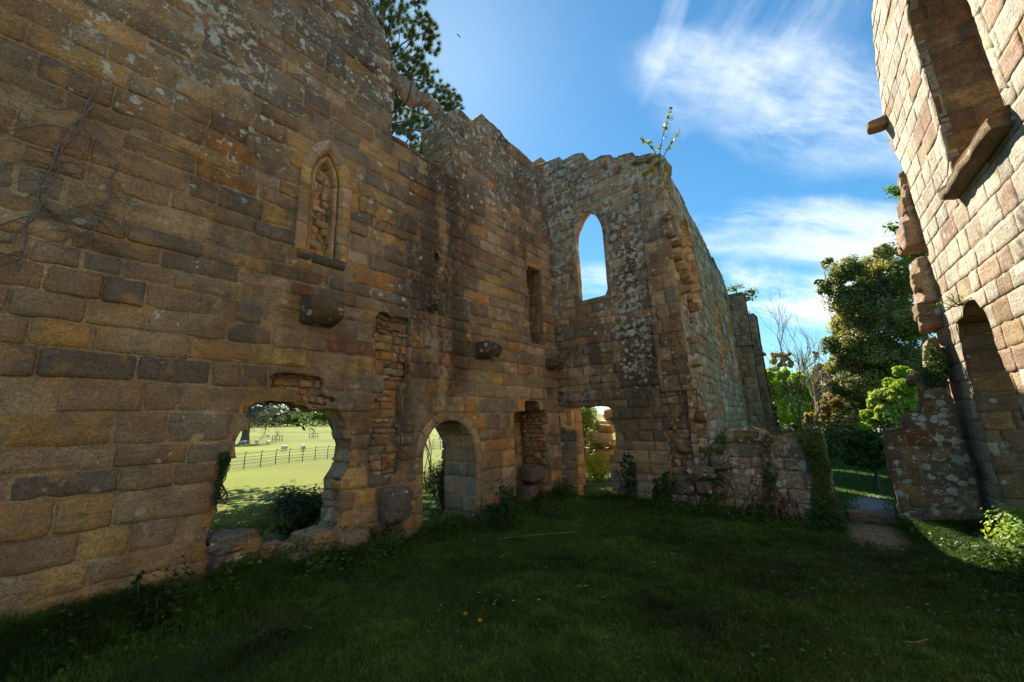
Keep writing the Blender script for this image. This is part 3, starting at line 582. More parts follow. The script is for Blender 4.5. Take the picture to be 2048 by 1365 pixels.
# ---- low wall remnant ---------------------------------------------------
lo_px = [(1352, 1030), (1352, 955), (1372, 938), (1398, 936), (1412, 905), (1425, 884), (1447, 880), (1449, 862), (1500, 858), (1540, 872), (1600, 873), (1612, 866), (1640, 868), (1648, 900), (1657, 950), (1668, 1040)]
YW = 8.45
lowp = ccw([atE(*p, YW) for p in lo_px]); lowp = [(x, max(z, -.2)) for x, z in lowp]; lowr = rough_poly(lowp, .15, .015, 8)
PW = plane((0, YW, 0), (1, 0, 0), (0, 0, 1), (0, -1, 0))
low = thing('low_wall', 'low broken wall stub overgrown with ivy and grass, between corner and path', 'wall', (-1.2, YW, 0))
def colW(x, z): return pick(dict(brown=1.3, grey=1.2, pink=.5, red=.2, tan=.4))
def auxW(x, z): n = fbm(np.asarray(x) * 2, np.asarray(z) * 2, 0, 2, 71); return aux3(.85 + .4 * n + .2 * sst(x, -1.8, -1.), 0 * x + .25, .15 + .3 * sst(z, .9, 1.4))
A = Acc(); masonry(A, PW, -3.1, -.2, -.25, 1.75, outline=lowr, colfn=colW, auxfn=auxW, seed=131, ch=(.2, .3), ln=(.26, .5), gap=.016, cell=.04, bev=.013, rough=.012, relief=.014, mdepth=.035)
masonry(A, lambda a, b, h: PW(a, b, -.85 - h), -3.1, -.2, -.25, 1.75, outline=lowr, colfn=colW, auxfn=auxW, seed=132, **{**COARSE, 'cell': .08, 'mcell': .08})
band(A, PW, lowr, (0, 0), (0, -.85), closed=True, side=-1, colfn=colW, auxfn=lambda a, b: aux3(0 * a + .5, 0 * a, 0 * a + .5), seed=133, **{**LIN, 'rough': .03, 'relief': .03})
build('stonework', A, STONE, low)

# ---- right wall -----------------------------------------------------------
edR = [atR(*p) for p in ((1962, 1010), (1942, 940), (1925, 890), (1897, 780), (1880, 700), (1870, 650), (1866, 600), (1858, 530), (1852, 485), (1840, 445), (1826, 400), (1813, 352), (1797, 318), (1782, 292), (1772, 262), (1768, 235), (1760, 190), (1752, 130), (1746, 80), (1744, 30), (1748, -20), (1750, -60))]
edR = [(y, max(z, -.2)) for y, z in edR]
outR = [(-2.5, -.3), (edR[0][0], -.3)] + edR + [(7.5, 9.2), (-2.5, 9.8)]
ry0, ry1 = 5.40, atR(1880, 209)[0]; winR = []
wl = [atR(*p) for p in ((1905, 366), (1892, 300), (1872, 200), (1843, 97))]; wn = [atR(*p) for p in ((2026, 238), (1992, 154), (1959, 73), (1931, 0))]
yfar, ynear = float(np.mean([q[0] for q in wl])), float(np.mean([q[0] for q in wn]))
winR = pointed(ynear, yfar, 4.36, 7.5, rise=.8)
dfar, dnear = 8.13, 7.0
doorR = ccw([(dnear - .05, -.2), (dfar + .02, -.2), (dfar, 1.5), (dfar - .02, 2.86), (dfar - .35, 2.9), (dfar - .5, 3.05), (dnear + .25, 3.02), (dnear + .06, 2.84), (dnear + .02, 2.4), (dnear - .1, 1.9), (dnear - .06, 1.2)])
doorR = rough_poly(doorR, .15, .015, 4)
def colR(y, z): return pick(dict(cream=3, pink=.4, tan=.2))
def auxR(y, z): n = fbm(np.asarray(y) * 1.2, np.asarray(z) * 1.2, 0, 3, 73); return aux3(.1 + .4 * sst(n, .1, .6), .12 * sst(fbm(np.asarray(y) * 2, np.asarray(z) * .5, 3, 2, 74), .2, .6), 0 * n)
rwl = thing('ruined_right_wall', 'sunlit pale stone wall on the right with deep pointed window above a broken doorway', 'wall', (1.6, 5, 0))
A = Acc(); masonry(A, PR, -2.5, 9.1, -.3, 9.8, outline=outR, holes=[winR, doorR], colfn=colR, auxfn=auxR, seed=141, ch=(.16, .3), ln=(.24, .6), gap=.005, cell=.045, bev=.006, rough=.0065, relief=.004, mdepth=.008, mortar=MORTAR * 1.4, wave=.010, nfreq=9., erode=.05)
masonry(A, lambda a, b, h: PR(a, b, -.9 - h), -2.5, 9.1, -.3, 9.8, outline=outR, holes=[doorR], colfn=colR, seed=142, **COARSE)
band(A, PR, edR + [(7.5, 9.2), (-2.5, 9.8)], (0, 0), (0, -.9), side=-1, colfn=lambda a, b: pick(dict(tan=1, brown=.6, pink=.5)), seed=143, **{**LIN, 'rough': .03, 'relief': .03, 'ch': (.18, .3)})
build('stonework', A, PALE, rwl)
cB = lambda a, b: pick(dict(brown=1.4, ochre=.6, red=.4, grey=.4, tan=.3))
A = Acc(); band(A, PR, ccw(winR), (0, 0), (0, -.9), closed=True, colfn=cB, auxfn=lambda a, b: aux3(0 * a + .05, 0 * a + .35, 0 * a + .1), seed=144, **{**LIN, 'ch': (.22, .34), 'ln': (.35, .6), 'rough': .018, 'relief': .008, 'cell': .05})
cC = lambda a, b: pick(dict(cream=1)) 
band(A, PR, ccw(winR), (0, .012), (.16, .008), closed=True, colfn=cC, auxfn=auxR, seed=145, ch=(.3, .5), ln=(1, 2), cell=.05, rough=.012, relief=.004, wave=.004, gap=.006)
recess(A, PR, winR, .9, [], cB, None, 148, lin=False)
build('window_arch', A, STONE, rwl)
A = Acc(); yy = np.linspace(ynear - .06, yfar + .1, 16)
for i, (b, h) in enumerate(((0, 0),)):
    prof = [(4.40, -.3), (4.40, .05), (4.37, .13), (4.345, .15), (4.33, .12), (4.32, .15), (4.24, .13), (4.2, .03), (4.2, -.05)]
    V = np.array([[y, bb, hh] for y in yy for bb, hh in prof]); V[:, 2] += .02 * fbm(V[:, 0] * 6, V[:, 1] * 15, 0, 3, 5); V[:, 1] += .012 * fbm(V[:, 0] * 6, V[:, 2] * 15, 4, 3, 5)
    k = len(prof); ix = np.arange(len(yy) * k).reshape(len(yy), k); Q = np.stack([ix[:-1, :-1], ix[:-1, 1:], ix[1:, 1:], ix[1:, :-1]], -1).reshape(-1, 4)
    T = [(ix[e, 0], ix[e, j], ix[e, j + 1]) for e in (0, -1) for j in range(1, k - 1)]
    A.add(PR(V[:, 0], V[:, 1], V[:, 2]), Q, T, (.30, .22, .12), (.1, .3, .25))
build('sill', A, STONE, rwl)
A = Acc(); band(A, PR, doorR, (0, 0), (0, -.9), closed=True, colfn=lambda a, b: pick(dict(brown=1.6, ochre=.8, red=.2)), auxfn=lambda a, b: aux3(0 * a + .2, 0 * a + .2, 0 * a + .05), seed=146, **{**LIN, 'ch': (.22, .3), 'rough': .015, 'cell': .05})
band(A, PR, [(dnear + .25, 3.02), (dfar - .45, 3.02)][::-1], (-.02, -.2), (.2, -.25), side=1, colfn=colRub, seed=147, **RUB)
build('doorway', A, STONE, rwl)
A = Acc(); p = atR(1772, 245); rock(A, (2.0 + TS * p[0] - .08, p[0], p[1]), (.34, .25, .17), seed=5, col=(.3, .2, .13), e=6, amp=.08); build('protruding_stone', A, STONE, rwl)

# ---- stepped stub + toothing of the lost cross wall on the right ---------------
YS = 8.5
stub = thing('stepped_wall_stub', 'stepped stub of dark lichened blocks rising against the sunlit right wall', 'wall', (.9, YS, 0))
st_px = [(1968, 1040), (1800, 1040), (1795, 1005), (1782, 950), (1770, 893), (1771, 862), (1809, 857), (1809, 829), (1848, 826), (1847, 792), (1849, 770), (1821, 766), (1820, 747), (1857, 743), (1856, 677), (1872, 672), (1882, 700), (1900, 780), (1930, 890), (1950, 950)]
stp = ccw([atE(*p, YS) for p in st_px]); stp = [(x, max(z, -.2)) for x, z in stp]
PS = plane((0, YS, 0), (1, 0, 0), (0, 0, 1), (0, -1, 0))
stub_rows = [-.2, .3, .62] + [atE(1800, q_, YS)[1] for q_ in (893, 860.5, 828, 791.5, 768, 744.5)]; stub_rows = [z_ for z_ in stub_rows[1:]]
def colS(x, z): return pick(dict(brown=1.5, red=.25, grey=.6, tan=.3)) * .8
A = Acc(); a0, a1, b0, b1 = bbox(stp)
masonry(A, PS, a0, a1, b0, b1, outline=stp, wave=.004, rows=stub_rows, colfn=colS, auxfn=lambda a, b: aux3(.62 * sst(b, 2.4, 1.9) + .1, 0 * a + .4, 0 * a + .1), seed=151, ch=(.24, .34), ln=(.35, .6), gap=.014, cell=.045, bev=.016, rough=.014, relief=.015)
masonry(A, lambda a, b, h: PS(a, b, -.6 - h), a0, a1, b0, b1, outline=stp, colfn=colS, seed=152, **{**COARSE, 'cell': .05, 'mcell': .06})
band(A, PS, stp, (0, 0), (0, -.6), closed=True, side=-1, colfn=colS, auxfn=lambda a, b: aux3(0 * a + .5, 0 * a, 0 * a + .2), seed=153, **LIN)
build('stonework', A, STONE, stub)
for gi, bl in enumerate((((1803, 344, 1828, 372), (1810, 372, 1838, 396), (1804, 396, 1842, 421), (1812, 420, 1848, 446), (1802, 446, 1858, 487)),
                       ((1832, 516, 1862, 547), (1828, 546, 1870, 576), (1841, 575, 1872, 605), (1836, 604, 1876, 631), (1845, 630, 1880, 657)))):
    A = Acc()
    for k, (xa, ya, xb, yb) in enumerate(bl):
        p0, p1 = atE(xa, ya, YS + .1), atE(xb, yb, YS + .1); cx_, cz_ = (p0[0] + p1[0]) / 2, (p0[1] + p1[1]) / 2; w_, h_ = abs(p1[0] - p0[0]), abs(p0[1] - p1[1])
        rock(A, (cx_ + .06, YS + .3 + rnd.uniform(-.05, .05), cz_), (w_ + .2, .55, h_ * 1.0), 160 + k + gi * 7, rnd.uniform(-.12, .12), pick(dict(brown=1, tan=1.2, pink=.8)), (.25, .2, .1), 14, 9, .07, (0, rnd.uniform(-.05, .05)))
    build('toothed_stones', A, STONE, stub)
EXPO = 1.4
# ================================================================== GROUND
def hill(x, y):
    d = np.sqrt(np.minimum(x + 6, 0) ** 2 * 1.0 + np.maximum(np.abs(y) - 60, 0) ** 2 * .3)
    return np.maximum(d - 55, 0) * .034
def zg(x, y):
    x = np.asarray(x, float); y = np.asarray(y, float)
    inn = sst(x, -6.6, -5.6)
    z = .025 * fbm(x * .7, y * .7, 0, 2, 5) * inn + hill(x, y) + .16 * sst(x, .9, 2.2) * sst(y, 10, 5) + .25 * sst(y, 11.5, 20) * sst(x, -2, 0) - .12 * (1 - inn)
    return z
def axis(lo, hi, f0, f1, step, grow=1.22):
    a = list(np.arange(f0, f1, step)); s = step
    while a[-1] < hi: s *= grow; a.append(a[-1] + s)
    s = step
    while a[0] > lo: s *= grow; a.insert(0, a[0] - s)
    return np.array(a)
gx = axis(-900, 900, -9, 4, .16); gy = axis(-900, 900, -2, 18, .2)
GX, GY = np.meshgrid(gx, gy); nxx, nyy = len(gx), len(gy); GZ = zg(GX, GY)
ix = np.arange(nxx * nyy).reshape(nyy, nxx); Q = np.stack([ix[:-1, :-1], ix[:-1, 1:], ix[1:, 1:], ix[1:, :-1]], -1).reshape(-1, 4)
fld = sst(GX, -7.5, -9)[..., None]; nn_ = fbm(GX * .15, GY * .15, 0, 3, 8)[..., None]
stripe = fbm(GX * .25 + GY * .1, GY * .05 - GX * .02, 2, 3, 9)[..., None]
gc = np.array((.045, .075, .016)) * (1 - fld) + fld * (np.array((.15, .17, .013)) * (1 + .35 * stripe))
gc = gc * (1 + .15 * nn_)
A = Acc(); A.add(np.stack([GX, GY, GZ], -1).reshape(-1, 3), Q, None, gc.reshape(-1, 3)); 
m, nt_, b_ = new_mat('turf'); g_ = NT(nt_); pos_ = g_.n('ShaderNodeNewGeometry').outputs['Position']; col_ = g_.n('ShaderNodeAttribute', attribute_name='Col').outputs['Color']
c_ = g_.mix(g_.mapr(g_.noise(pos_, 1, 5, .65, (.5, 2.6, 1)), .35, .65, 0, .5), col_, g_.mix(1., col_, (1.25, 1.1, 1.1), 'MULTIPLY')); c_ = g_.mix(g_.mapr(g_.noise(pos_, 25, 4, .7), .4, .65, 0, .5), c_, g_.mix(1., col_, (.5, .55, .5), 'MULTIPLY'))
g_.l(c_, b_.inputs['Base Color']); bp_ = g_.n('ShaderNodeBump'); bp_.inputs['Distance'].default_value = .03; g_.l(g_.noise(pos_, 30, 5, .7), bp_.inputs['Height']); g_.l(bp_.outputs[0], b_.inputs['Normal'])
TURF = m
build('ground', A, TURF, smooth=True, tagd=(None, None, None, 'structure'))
def blob_sheet(name, cx, cy, rx, ry, rot, col, dz, seed):
    A = Acc(); n, k = 40, 8; V = []; cc = []
    for i in range(n):
        for j in range(k + 1):
            t = 2 * math.pi * i / n; r = j / k * (1 + .22 * float(fbm(math.cos(t) * 1.6, math.sin(t) * 1.6, seed, 3, seed)))
            x = rx * r * math.cos(t); y = ry * r * math.sin(t); V.append((cx + x * math.cos(rot) - y * math.sin(rot), cy + x * math.sin(rot) + y * math.cos(rot), 0)); cc.append(np.array(col) * (1 - .55 * (j / k) ** 4))
    V = np.array(V); V[:, 2] = zg(V[:, 0], V[:, 1]) + dz; i = np.arange(n * (k + 1)).reshape(n, k + 1); i = np.vstack([i, i[:1]]); Q = np.stack([i[:-1, :-1], i[:-1, 1:], i[1:, 1:], i[1:, :-1]], -1).reshape(-1, 4)
    A.add(V, Q, None, np.array(cc)); return build(name, A, attr_material('trodden_earth', .95, .55, 22, bump=.04), tagd=(None, None, None, 'structure'), smooth=True)
pc = atG(1748, 1060); pd = atG(1745, 1003)
blob_sheet('path', pc[0], pc[1] - .25, .36, .85, .1, (.33, .22, .13), .004, 3); blob_sheet('path', .1, 10.4, .36, 1.3, -.05, (.30, .25, .20), .006, 4)

# ================================================================== plants: helpers
def tube(acc, pts, rad, k=5, col=(.1, .08, .06)):
    pts = np.array(pts, float); rad = np.broadcast_to(np.array(rad, float), (len(pts),)); d = np.gradient(pts, axis=0); d /= np.maximum(np.linalg.norm(d, axis=1), 1e-9)[:, None]
    up = np.array([0.31, .17, .93]); s = np.cross(d, up); s /= np.maximum(np.linalg.norm(s, axis=1), 1e-6)[:, None]; t = np.cross(s, d)
    an = np.arange(k) * 2 * math.pi / k
    V = pts[:, None, :] + rad[:, None, None] * (np.cos(an)[None, :, None] * s[:, None, :] + np.sin(an)[None, :, None] * t[:, None, :])
    ix = np.arange(len(pts) * k).reshape(len(pts), k); jx = np.roll(ix, -1, 1); Q = np.stack([ix[:-1], jx[:-1], jx[1:], ix[1:]], -1).reshape(-1, 4); acc.add(V.reshape(-1, 3), Q, None, col)
def curve(a, b, bend=.1, n=7, seed=0):
    a = np.array(a, float); b = np.array(b, float); L = np.linalg.norm(b - a); t = np.linspace(0, 1, n)[:, None]; r = np.random.default_rng(seed)
    o = r.normal(size=3) * bend * L; o2 = r.normal(size=3) * bend * L * .5
    return a + (b - a) * t + o * np.sin(t * math.pi) + o2 * np.sin(t * math.pi * 2)
def leaves(acc, P, size, nrm=None, spread=1., col=(.06, .11, .02), cvar=.35, asp=.6, seed=0, droop=.0, fold=.25):
    P = np.asarray(P, float); n = len(P); r = np.random.default_rng(seed)
    d = r.normal(size=(n, 3)); d /= np.linalg.norm(d, axis=1)[:, None]
    if nrm is not None: d = np.asarray(nrm) + d * spread; d /= np.linalg.norm(d, axis=1)[:, None]
    a = r.normal(size=(n, 3)); a[:, 2] -= droop; a -= d * (a * d).sum(1)[:, None]; a /= np.maximum(np.linalg.norm(a, axis=1), 1e-6)[:, None]; b = np.cross(d, a)
    L = (size * r.uniform(.6, 1.3, n))[:, None]; W = L * asp * .5
    V = np.stack([P - a * L * .5, P + b * W - a * L * .08 + d * L * fold * .3, P + a * L * .5, P - b * W - a * L * .08 + d * L * fold * .3], 1).reshape(-1, 3)
    i = np.arange(n)[:, None] * 4; Q = i + np.array([[0, 1, 2, 3]]); T = np.vstack([i + np.array([[0, 1, 2]]), i + np.array([[0, 2, 3]])])
    base = np.array(col, float); 
    if base.ndim == 1: base = np.tile(base, (n, 1))
    c = base * (1 + cvar * r.uniform(-1, 1, (n, 1))); c[:, 0] *= 1 + .25 * r.uniform(-1, 1, n); acc.add(V, None, T, np.repeat(c, 4, 0))
def ballpts(n, c, rad, seed=0, shell=.55, lump=.25):
    r = np.random.default_rng(seed); d = r.normal(size=(n, 3)); d /= np.linalg.norm(d, axis=1)[:, None]; q = r.uniform(shell ** 3, 1, n) ** (1 / 3)
    q = q * (1 + lump * fbm(d[:, 0] * 2 + seed, d[:, 1] * 2, d[:, 2] * 2, 3, seed)); return np.array(c) + d * q[:, None] * np.array(rad), d
def blades(acc, X, Y, Z, h, w, lean, col, seed=0, cvar=.35):
    n = len(X); r = np.random.default_rng(seed); th = r.uniform(0, 2 * math.pi, n); ln_ = lean * r.uniform(.1, 1, n) * h; th2 = r.uniform(0, 2 * math.pi, n)
    bx, by = np.cos(th) * w * .5, np.sin(th) * w * .5; dx, dy = np.cos(th2) * ln_, np.sin(th2) * ln_
    P = lambda a, b, c: np.stack([a, b, c], 1)
    V = np.stack([P(X - bx, Y - by, Z - .01), P(X + bx, Y + by, Z - .01), P(X + dx * .35 + bx * .8, Y + dy * .35 + by * .8, Z + h * .55), P(X + dx * .35 - bx * .8, Y + dy * .35 - by * .8, Z + h * .55), P(X + dx, Y + dy, Z + h * (1 - .25 * lean))], 1).reshape(-1, 3)
    i = np.arange(n)[:, None] * 5; c = np.array(col, float); c = np.tile(c, (n, 1)) if c.ndim == 1 else c; c = c * (1 + cvar * r.uniform(-1, 1, (n, 1)))
    cv = np.repeat(c, 5, 0).reshape(n, 5, 3); cv[:, 4] *= 1.25; acc.add(V, i + np.array([[0, 1, 2, 3]]), i + np.array([[3, 2, 4]]), cv.reshape(-1, 3))
# ------------------------------------------------------------------ lawn
def in_wall(x, y):
    m = (x < LX + .02) & (x > LX - .92) & ~((y > 1.6) & (y < 2.7)) & ~((y > dc - dr) & (y < dc + dr))
    m |= (y > EY - .02) & (y < EY + .6) & (x > LX) & (x < -2.3) & ~((x > doorE[0][0] if False else x > -5.0) & (x < -4.15))
    m |= (np.abs(x - (-2.33 + TS * (y - 8.5)) + .3) < .3) & (y > 8.5) & (y < 24.6)
    m |= (y > YW - .02) & (y < YW + .85) & (x > -3) & (x < -.42); m |= (y > YS) & (y < YS + .6) & (x > .42) & (x < 1.4)
    xr = 2.0 + TS * y; m |= (x > xr) & (x < xr + .9) & (y < 9.05) & ~((y > 7) & (y < 8.1))
    return m
def pathmask(x, y): return np.exp(-(((x - pc[0]) / .30) ** 2 + ((y - pc[1] + .25) / .8) ** 2) ** 1.5) + np.exp(-(((x - .1) / .27) ** 2 + ((y - 10.4) / 1.2) ** 2) ** 1.5)
def scatter(n, x0, x1, y0, y1, seed, power=1.3, near=1.2):
    r = np.random.default_rng(seed); x = r.uniform(x0, x1, n * 3); y = r.uniform(y0, y1, n * 3); d = np.hypot(x, y)
    k = r.uniform(size=len(x)) < np.minimum(1, (near / np.maximum(d, near)) ** power) * 1.0
    az = np.degrees(np.arctan2(x, y)); k &= (az > -88) & (az < 36) & ~in_wall(x, y)
    pm = pathmask(x, y); k &= r.uniform(size=len(x)) > pm * 1.2
    return x[k][:n], y[k][:n]
A = Acc()
x, y = scatter(480000, -5.6, 2.2, -.1, 9.2, 1, 1.1, 3.0); 
tone = fbm(x * 1.3, y * 1.3, 0, 3, 6); tuft = sst(fbm(x * 5, y * 5, 3, 2, 7), -.2, .6)
col = np.array((.068, .13, .020)) * (1 + .65 * tone[:, None]); dry = sst(fbm(x * 2.1, y * 2.1, 9, 3, 12), .25, .8)[:, None] * .5 + .35 * np.exp(-((x - .1) ** 2 / .5))[:, None]; col = col * (1 - dry * .5) + np.array((.14, .12, .045)) * dry * .5
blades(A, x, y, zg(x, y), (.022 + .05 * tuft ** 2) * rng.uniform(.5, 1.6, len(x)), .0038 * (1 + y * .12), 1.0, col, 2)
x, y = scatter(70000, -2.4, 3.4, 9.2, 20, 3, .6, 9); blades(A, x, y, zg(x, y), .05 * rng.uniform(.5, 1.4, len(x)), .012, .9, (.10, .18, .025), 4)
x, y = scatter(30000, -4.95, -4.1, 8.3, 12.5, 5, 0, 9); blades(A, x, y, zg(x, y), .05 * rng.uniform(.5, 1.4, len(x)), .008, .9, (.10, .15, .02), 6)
build('lawn_grass', A, GRASSM, tagd=('short dark mown grass covering the courtyard floor', 'grass', None, 'stuff'))
A = Acc(); q = np.random.default_rng(77); x = q.uniform(-5, 1.5, 420); y = q.uniform(.6, 8.2, 420); leaves(A, np.stack([x, y, zg(x, y) + .035], 1), np.full(420, .035), nrm=np.array([[0, 0, 1.]]), spread=.5, col=(.26, .16, .07), seed=6); x = q.uniform(-5, 1.5, 5200); y = q.uniform(.6, 8.2, 5200); k = fbm(x * 1.7, y * 1.7, 5, 2, 9) > .25; leaves(A, np.stack([x, y, zg(x, y) + .04], 1)[k], np.full(int(k.sum()), .03), nrm=np.array([[0, 0, 1.]]), spread=.5, col=(.07, .15, .03), seed=8, asp=.9)
build('clover_patches', A, LEAF, tagd=('clover patches and small fallen dead leaves among the lawn grass', 'clover', None, 'stuff'))
# taller grass at the wall feet and outside
A = Acc(); X = []; Y = []; Hh = []; 
def strip(n, p0, p1, w, h, seed):
    r = np.random.default_rng(seed); t = r.uniform(0, 1, n); s = np.abs(r.normal(0, w, n)); d = np.array(p1, float) - np.array(p0, float); nn = np.array([d[1], -d[0]]) / np.linalg.norm(d)
    x = p0[0] + d[0] * t + nn[0] * s; y = p0[1] + d[1] * t + nn[1] * s; k = sst(fbm(x * 2.2, y * 2.2, seed, 2, 4), -.5, .5); ok = r.uniform(size=n) < (.35 + .65 * k)
    X.append(x[ok]); Y.append(y[ok]); Hh.append((h * np.exp(-s / (w * 2.5)) * (.4 + .8 * k) * r.uniform(.5, 1.3, n))[ok])
strip(34000, (-5.48, -.2), (-5.48, 3.2), .32, .42, 1); strip(15000, (-5.48, 3.0), (-5.48, 8.4), .24, .32, 2); strip(6000, (-5.4, 8.45), (-2.9, 8.45), .15, .2, 3)
strip(15000, (-3.0, 8.4), (-.3, 8.4), .3, .22, 4); strip(9000, (.4, 8.45), (1.4, 8.45), .4, .28, 5); 
strip(9000, (1.35, 8.3), (1.75, 3.0), .35, .3, 6)
x, y, h = np.concatenate(X), np.concatenate(Y), np.concatenate(Hh); k = ~in_wall(x, y); x, y, h = x[k], y[k], h[k]
blades(A, x, y, zg(x, y), h, .006 + .0 * x, 1.25, np.array((.06, .115, .018)) * (1 + .4 * fbm(x * 2, y * 2, 0, 2, 3))[:, None], 8)
r_ = np.random.default_rng(5); x = r_.uniform(-12, -6.4, 26000); y = r_.uniform(0, 12, 26000); blades(A, x, y, zg(x, y), .09 * r_.uniform(.4, 1.5, len(x)), .008, 1.1, (.10, .16, .025), 9)
build('tall_grass', A, GRASSM, tagd=('long rank grass growing along the foot of the walls', 'grass', None, 'stuff'))
# low broad-leaved ground cover along the walls
A = Acc(); X = []; Y = []; Hh = []
strip(9000, (-5.45, .3), (-5.45, 3.6), .27, .36, 21); strip(9000, (-5.45, 3.4), (-5.45, 8.4), .22, .34, 22); strip(2500, (-5.0, 8.4), (-2.9, 8.4), .16, .2, 23); strip(9000, (-3.1, 8.38), (-.25, 8.38), .28, .28, 24); strip(5000, (.45, 8.4), (1.4, 8.4), .3, .3, 25); strip(7000, (1.38, 8.2), (1.75, 3.5), .3, .42, 26)
x, y, h = np.concatenate(X), np.concatenate(Y), np.concatenate(Hh); k = ~in_wall(x, y) & ((x < -4.95) | (x > -4.25) | (y < 7.9)); x, y, h = x[k], y[k], h[k]
leaves(A, np.stack([x, y, zg(x, y) + h * rng.uniform(.1, 1, len(x))], 1), np.full(len(x), .045), nrm=np.array([[0, 0, 1.]]), spread=.8, col=(.075, .15, .025), seed=3, asp=.75)
build('ground_cover', A, LEAF, tagd=('low nettles and ivy leaves spreading along the wall feet', 'weeds', None, 'stuff'))

# ------------------------------------------------------------------ single plants
def weed(name, label, cat, base, h, r, ns=9, ls=.06, col=(.05, .11, .018), seed=0, per=16, group=None, asp=.7, stemcol=(.07, .09, .03), up=1.2, lean=(0, 0, 0)):
    t = thing(name, label, cat, base, group); S = Acc(); L = Acc(); q = np.random.default_rng(seed); pts = []
    for i in range(ns):
        a = q.uniform(0, 6.28); d = r * math.sqrt(q.uniform(0, 1)); hh = h * q.uniform(.55, 1.0)
        b = np.array(base) + np.array([math.cos(a) * d * .3, math.sin(a) * d * .3, -.02]); e = np.array(base) + np.array([math.cos(a) * d, math.sin(a) * d, hh]) + np.array(lean) * hh
        c = curve(b, e, .08, 8, seed * 50 + i); tube(S, c, np.linspace(.006, .002, 8) * (1 + h), 4, stemcol)
        for k in range(per): f = q.uniform(.2, 1.02); p = np.array([np.interp(f * 7, range(8), c[:, j]) for j in range(3)]); pts.append(p + q.normal(size=3) * ls * .65)
    leaves(L, pts, np.full(len(pts), ls), nrm=np.array([[0, 0, up]]), spread=.9, col=col, seed=seed, asp=asp)
    build('stems', S, BARK, t); build('foliage', L, LEAF, t); return t
def gp(px, py): x, y = atG(px, py); return (x, y, float(zg(x, y)))
weed('leafy_weed', 'bright green broad-leaved weed in front of the tumbled stones of the wall gap', 'weed', gp(492, 1176), .46, .24, 12, .075, (.14, .28, .04), 1, 24)
weed('leafy_weed', 'low pale-tipped nettle plants before the long squared stone of the gap', 'weed', gp(628, 1158), .34, .22, 10, .06, (.12, .24, .04), 2, 22)
weed('leafy_weed', 'pale leafy weed clump between near wall foot and gap stones', 'weed', gp(420, 1205), .38, .3, 18, .055, (.06, .12, .022), 51, 20)
weed('dark_weed', 'dark leafy weed clump at the foot of the near left wall', 'weed', gp(285, 1262), .5, .35, 14, .07, (.03, .065, .014), 3, 16)
weed('leafy_bush', 'dark upright leafy bush against the wall right of the arched doorway', 'bush', gp(1016, 1062), .75, .24, 22, .06, (.035, .10, .018), 4, 30)
weed('climbing_weed', 'thin climbing weed standing just right of the arched doorway', 'weed', gp(968, 1062), .62, .1, 5, .04, (.05, .10, .03), 5, 26)
weed('leafy_weed', 'low leafy weeds between blocked doorway and broken end doorway', 'weed', gp(1108, 1038), .32, .3, 16, .05, (.06, .13, .02), 6, 18)
weed('leafy_weed', 'dark leafy clump left of the fallen grey boulder', 'weed', gp(735, 1105), .42, .3, 16, .055, (.04, .085, .016), 7, 20)
weed('leafy_weed', 'leafy weed beneath the arched doorway opening', 'weed', gp(895, 1075), .3, .3, 14, .05, (.05, .11, .02), 17, 18)
weed('feathery_bush', 'soft feathery green bush left of the low wall stub', 'bush', gp(1422, 1020), .62, .26, 40, .022, (.06, .13, .02), 8, 60, asp=.3)
weed('leafy_weed', 'leafy weed below the white lichened blocks of the low wall', 'weed', gp(1590, 1022), .4, .4, 20, .05, (.05, .11, .02), 9, 18)
weed('dark_weed', 'shaded weed clump at the foot of the stepped stub', 'weed', gp(1860, 1040), .42, .4, 26, .055, (.045, .09, .018), 13, 20)
# ivy on walls
def ivy(name, label, P, poly, n, ls, col, seed=0, off=.05, dens=None, stems=6, group=None):
    poly = ccw(poly); a0, a1, b0, b1 = bbox(poly); q = np.random.default_rng(seed); a = q.uniform(a0, a1, n * 4); b = q.uniform(b0, b1, n * 4)
    k = pip(np.stack([a, b], 1), rough_poly(poly, .1, .05, seed)) & (fbm(a * 5, b * 5, seed, 2, seed) > q.uniform(-.9, .3, len(a))); a, b = a[k][:n], b[k][:n]
    base = P(np.array([(a0 + a1) / 2]), np.array([b0]), np.array([0.]))[0]; t = thing(name, label, 'ivy', base, group)
    hh = off * q.uniform(.3, 1.6, len(a)) * (1 + .8 * fbm(a * 3, b * 3, 0, 2, 9)); L = Acc(); nr_ = P(np.array([0.]), np.array([0.]), np.array([1.]))[0] - P(np.array([0.]), np.array([0.]), np.array([0.]))[0]
    leaves(L, P(a, b, hh), np.full(len(a), ls), nrm=nr_[None, :] + np.array([[0, 0, .4]]), spread=.6, col=col, seed=seed, asp=.85, droop=1.)
    build('foliage', L, LEAF, t); S = Acc()
    for i in range(stems):
        x0, x1 = q.uniform(a0, a1, 2); m = .5 * (x0 + x1); tt = np.linspace(0, 1, 10); aa = x0 + (m - x0) * tt + .04 * np.sin(tt * 9 + i); bb = b0 + (b1 - b0) * tt * q.uniform(.6, .95)
        tube(S, P(aa, bb, np.full(10, .02)), np.linspace(.012, .004, 10), 4, (.12, .09, .06))
    build('stems', S, BARK, t); return t
E_ = lambda L, y=EY: [atE(*p, y) for p in L]
ivy('ivy', 'ivy climbing the end wall just right of the broken doorway', PE, E_([(1242, 930), (1250, 905), (1268, 910), (1275, 950), (1278, 1010), (1240, 1010), (1248, 960)]), 420, .055, (.03, .065, .018), 1)
ivy('ivy', 'ivy patch at the base of the corner beside rubble core', PE, E_([(1312, 960), (1335, 940), (1352, 950), (1345, 985), (1330, 1010), (1300, 1010)]), 380, .055, (.03, .07, .018), 2)
